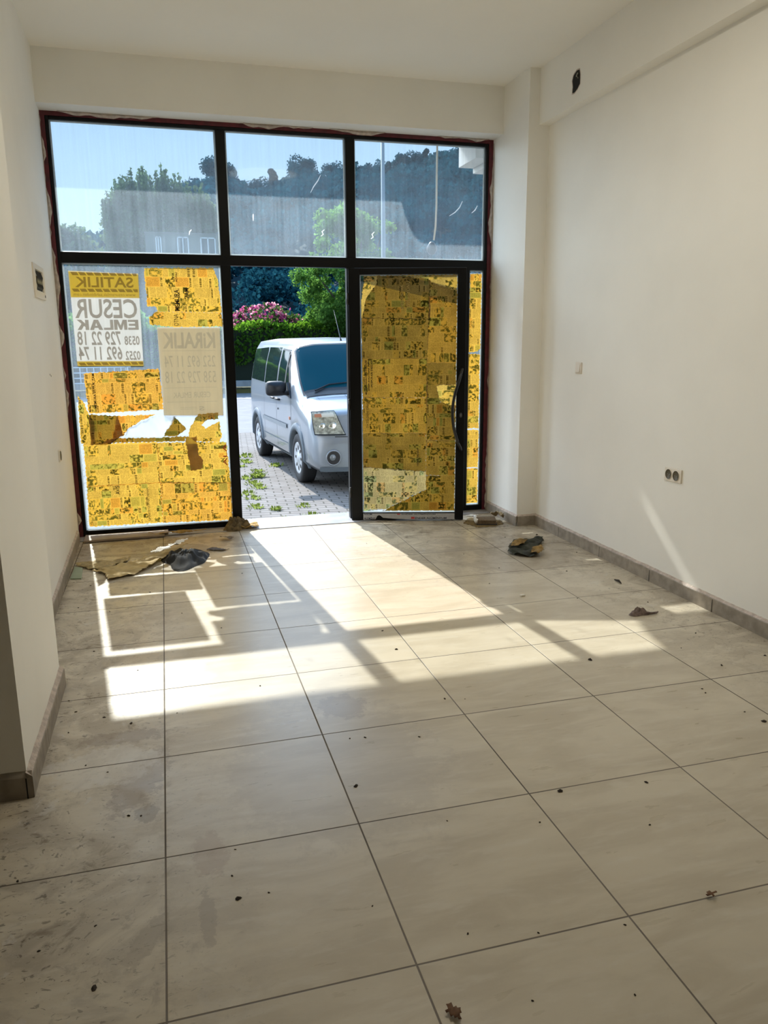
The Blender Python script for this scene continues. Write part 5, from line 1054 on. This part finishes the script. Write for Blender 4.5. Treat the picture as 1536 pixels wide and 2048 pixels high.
# side windows: quad corners in (s, h), bilinear
def side_win(name, c, mat, fn, off=.006, rnd=0):
    (a, b_, c_, d_) = c   # tl, tr, br, bl
    def f(u, v):
        p0 = np.array(a) * (1 - u) + np.array(b_) * u; p1 = np.array(d_) * (1 - u) + np.array(c_) * u; q = p1 * (1 - v) + p0 * v; return fn(q[0], q[1])
    return patch(name, f, lin(0, 1, 9), lin(0, 1, 9), mat, off)
for fn in (SF, SO):
    side_win('rear_quarter_window', ((2.02, 1.72), (2.66, 1.70), (3.22, 1.24), (2.05, 1.215)) if False else ((2.06, 1.73), (3.02, 1.70), (3.14, 1.23), (2.08, 1.215)), SIDEG, fn)
    side_win('sliding_door_window', ((1.20, 1.73), (1.98, 1.73), (2.00, 1.21), (1.22, 1.20)), SIDEG, fn)
    side_win('window_seal', ((.66, 1.70), (1.12, 1.72), (1.14, 1.185), (.30, 1.14)), BLK, fn, .005)
    side_win('front_door_window', ((.70, 1.675), (1.08, 1.695), (1.10, 1.21), (.42, 1.185)), SIDEG, fn, .009)
    patch('window_bar', lambda u, v: fn(.62 + .06 * u + .10 * v * 0, 1.18 + v * (.46)), lin(0, 1, 2), lin(0, 1, 6), BLK, .012)
    # seams
    for s0, h0, h1 in ((.28, .34, 1.12), (1.16, .34, 1.78), (2.02, .36, 1.78)):
        patch('door_seam', lambda u, v: fn(s0 + .007 * u, h0 + (h1 - h0) * v), (0, 1), lin(0, 1, 12), BLK, .0018)
    patch('roof_seam', lambda u, v: fn(.62 + (2.6 - .62) * u, 1.765 + .006 * v), lin(0, 1, 14), (0, 1), PLAS, .002)
    patch('bump_strip', lambda u, v: fn(.52 + (2.12 - .52) * u, .655 + .06 * v), lin(0, 1, 10), lin(0, 1, 3), pbr('grey bump strip', (.25, .27, .29), .5), .014)
    patch('side_crease', lambda u, v: fn(.52 + (2.12 - .52) * u, .45 + .012 * v), lin(0, 1, 10), (0, 1), PLAS, .003)
    patch('sill_cladding', lambda u, v: fn(.40 + (2.22 - .40) * u, .262 + .05 * v), lin(0, 1, 12), lin(0, 1, 3), PLAS, .010)
    sgn = 1 if fn is SF else -1
    # wheel arch cladding rings
    for s0, a0, a1 in ((0.0, -.20, PI + .25), (2.63, -.22, PI + .22)):
        m = MB(); K = 30
        for i in range(K + 1):
            a = a0 + (a1 - a0) * i / K; ca_, sa_ = math.cos(a), math.sin(a)
            for r_, o_ in ((.355, -.05), (.362, .018), (.40, .024), (.445, .012), (.452, -.004)):
                hh = max(.23, .33 + r_ * sa_); s1 = s0 + r_ * ca_ + (.03 if (s0 == 0 and a > PI) else 0); q = fn(s1, max(hh, .26)); m.v.append((q[0], q[1] + sgn * o_, hh))
        m.f = [(i * 5 + j, (i + 1) * 5 + j, (i + 1) * 5 + j + 1, i * 5 + j + 1) for i in range(K) for j in range(4)]; m.mi = [0] * len(m.f)
        m.build('wheel_arch_trim', PLAS, van, True)
    # handles
    for s1, h1_ in ((1.02, 1.02), (1.30, 1.02)):
        q = fn(s1, h1_); m = MB().tube([(q[0] - .09, q[1] + sgn * .004, h1_), (q[0] - .07, q[1] + sgn * .035, h1_ + .005), (q[0] + .07, q[1] + sgn * .035, h1_ + .005), (q[0] + .09, q[1] + sgn * .004, h1_)], .014, 8); m.build('door_handle', BLK, van, True)
    q = fn(1.05, .90); MB().lathe([(0, 0), (.014, 0), (.014, .004)], (q[0], q[1] + sgn * .004, .885), 'y', 12).build('door_lock', BLK, van)
    q = fn(.36, .80); MB().box((q[0] - .03, q[1] - .006, .79), (q[0] + .03, q[1] + .008 * sgn + .001, .83)).build('side_repeater', AMB, van)
    # mirror
    q = fn(.42, 1.16); base_ = MB(); y0 = q[1] + sgn * .002
    base_.prism_y([(.26, 1.08), (.50, 1.10), (.46, 1.28), (.34, 1.18)], min(y0 - .02, y0 + .02), max(y0 - .02, y0 + .02))
    base_.tube([(.40, y0, 1.14), (.40, y0 + sgn * .10, 1.15)], .035, 10); base_.build('mirror_arm', BLK, van)
    m = MB(); K = 10
    yc = y0 + sgn * .175
    prof = [(.0, .3), (.03, .8), (.06, 1.0), (.11, 1.0), (.135, .93)]
    for (sx_, f_) in prof:
        for j in range(20):
            a = 2 * PI * j / 20; ex = abs(math.cos(a)) ** .45 * (1 if math.cos(a) > 0 else -1); ez = abs(math.sin(a)) ** .45 * (1 if math.sin(a) > 0 else -1); m.v.append((.335 + sx_, yc + .135 * f_ * ex, 1.205 + .098 * f_ * ez))
    m.f = [(i * 20 + j, i * 20 + (j + 1) % 20, (i + 1) * 20 + (j + 1) % 20, (i + 1) * 20 + j) for i in range(4) for j in range(20)] + [tuple(range(19, -1, -1)), tuple(80 + j for j in range(20))]; m.mi = [0] * len(m.f)
    mh = m.build('mirror_housing', BLK, van, True)
    # headlamp
    def front_pt(y, h_):
        tt = np.interp(h_, [.24, .60, .68, .74, .93, .99], [-.90, -.895, -.88, -.84, -.77, -.68]); return np.array([tt + bend(tt, y), sgn * y, h_])
    hc = ((.845, .955), (.585, .965), (.50, .70), (.835, .70))    # (y, h): outer top, inner top, inner bottom, outer bottom
    def hl(u, v, k=1.0, c=hc):
        p0 = np.array(c[0]) * (1 - u) + np.array(c[1]) * u; p1 = np.array(c[3]) * (1 - u) + np.array(c[2]) * u; q_ = p1 * (1 - v) + p0 * v; return front_pt(q_[0], q_[1])
    hb_ = patch('headlamp_surround', lambda u, v: hl(-.03 + 1.06 * u, -.04 + 1.08 * v), lin(0, 1, 9), lin(0, 1, 9), BLK, .012)
    hl_ = patch('headlamp', hl, lin(0, 1, 9), lin(0, 1, 9), HL, .018)
    patch('indicator', lambda u, v: hl(.10 + .80 * u, .78 + .15 * v), lin(0, 1, 7), lin(0, 1, 3), pbr('lens white', (.75, .70, .58), .15), .021, hl_); patch('amber_bulb', lambda u, v: hl(.10 + .28 * u, .79 + .13 * v), lin(0, 1, 5), lin(0, 1, 3), AMB, .023, hl_)
    for (u_, r_) in ((.30, .045), (.68, .055)):
        c_ = hl(u_, .36); MB().lathe([(0, .010), (r_ * .5, .006), (r_ * .8, -.004), (r_, -.014)], (0, 0, 0), 'x', 20)
        m = MB().lathe([(0, -.030), (r_ * .45, -.030), (r_ * .8, -.026), (r_, -.018)], (c_[0], c_[1], c_[2]), 'x', 20); m.build('reflector', pbr('reflector', (.75, .74, .66), .1, metal=.8), hl_, True)
    # fog lamp
    fy = .655; fx = -.925 + bend(-.895, fy); m = MB().lathe([(.098, -.008), (.090, -.022), (.080, -.010), (.078, .0)], (fx, sgn * fy, .425), 'x', 26); m.build('fog_lamp_rim', PAINT, van, True)
    m = MB().lathe([(0, -.013), (.082, -.013)], (fx, sgn * fy, .425), 'x', 26).build('fog_recess', BLK, van); MB().lathe([(0, -.030), (.030, -.027), (.040, -.012)], (fx, sgn * (fy + .012), .43), 'x', 18).build('fog_lamp', pbr('fog lens', (.25, .27, .28), .1, coat=1), m, True)
patch('bumper_seam', lambda u, v: front_pt(-.62 + 1.24 * u, .672 + .007 * v) * np.array([1, -1, 1]), lin(0, 1, 21), (0, 1), BLK, .004)
patch('lower_valance', lambda u, v: (lambda q_: q_)(np.array([-.90 + bend(-.90, -.80 + 1.6 * u), -.80 + 1.6 * u, .25 + .055 * v])), lin(0, 1, 21), lin(0, 1, 3), PLAS, .012)
patch('grille', lambda u, v: front_pt(-.44 + .88 * u, .72 + .12 * v) * np.array([1, -1, 1]), lin(0, 1, 15), lin(0, 1, 5), BLK, .006)
patch('lower_grille', lambda u, v: front_pt(-.40 + .80 * u, .36 + .13 * v) * np.array([1, -1, 1]), lin(0, 1, 15), lin(0, 1, 5), BLK, .006)
patch('hood_seam', lambda u, v: surf(-.66 + .48 * u, 8.9 + .03 * v), lin(0, 1, 8), (0, 1), PLAS, .002)
patch('hood_crease', lambda u, v: surf(-.70 + .52 * u, 10.35 + .02 * v), lin(0, 1, 8), (0, 1), PLAS, .0015)
m = MB(); m.tube([tuple(surf(-.10, 8.9) + np.array([-.0, 0, .03])), tuple(surf(-.03, 10.0) + np.array([0, 0, .035])), tuple(surf(.0, 11.0) + np.array([0, 0, .03]))], [.012, .010, .008], 6); m.build('wiper', BLK, van)
m = MB(); m.tube([tuple(surf(-.08, 12.9) + np.array([-.0, 0, .03])), tuple(surf(-.03, 11.6) + np.array([0, 0, .035]))], [.012, .010], 6); m.build('wiper', BLK, van)
q = surf(.72, 11); MB().tube([(q[0], .05, q[2]), (q[0] + .02, .05, q[2] + .03), (q[0] + .22, .08, q[2] + .42)], [.014, .008, .003], 8).build('antenna', BLK, van, True)
def wheel(s0, sg_):
    t_ = MB().lathe([(.19, -.095), (.275, -.10), (.315, -.085), (.322, -.05), (.322, .05), (.315, .085), (.275, .10), (.215, .095), (.20, .08)], (s0, sg_ * .80, .322), 'y', 40).build('tyre', TYRE, van, True)
    f = .800 + .085
    rm = MB().lathe([(0, .012), (.05, .012), (.07, .004), (.19, -.004), (.215, .004), (.222, -.02)], (0, 0, 0), 'y', 40)
    rm = MB(); prof = [(0, .012), (.05, .012), (.07, .0), (.185, -.006), (.205, .006), (.218, -.02)]
    rm.lathe([(r_, hh * sg_) for r_, hh in prof], (s0, sg_ * f, .322), 'y', 40); hub = rm.build('hubcap', RIM, t_, True)
    for k in range(8):
        a = 2 * PI * k / 8; cx_, cz_ = s0 + .135 * math.cos(a), .322 + .135 * math.sin(a); m = MB(); pts_ = []
        for j in range(8):
            b_ = 2 * PI * j / 8; rr, tt = .034 * math.cos(b_), .020 * math.sin(b_); pts_.append((cx_ + rr * math.cos(a) - tt * math.sin(a), cz_ + rr * math.sin(a) + tt * math.cos(a)))
        m.add([(x_, sg_ * (f + .0015), z_) for x_, z_ in pts_], [tuple(range(8))]); m.build('vent_slot', BLK, hub)
    return t_
for s0 in (0.0, 2.63):
    for sg_ in (1, -1): wheel(s0, sg_)
MB().tube([(0, -.75, .30), (0, .75, .30)], .03, 8).build('axle', UND, van); MB().tube([(2.63, -.75, .30), (2.63, .75, .30)], .04, 8).build('axle', UND, van)
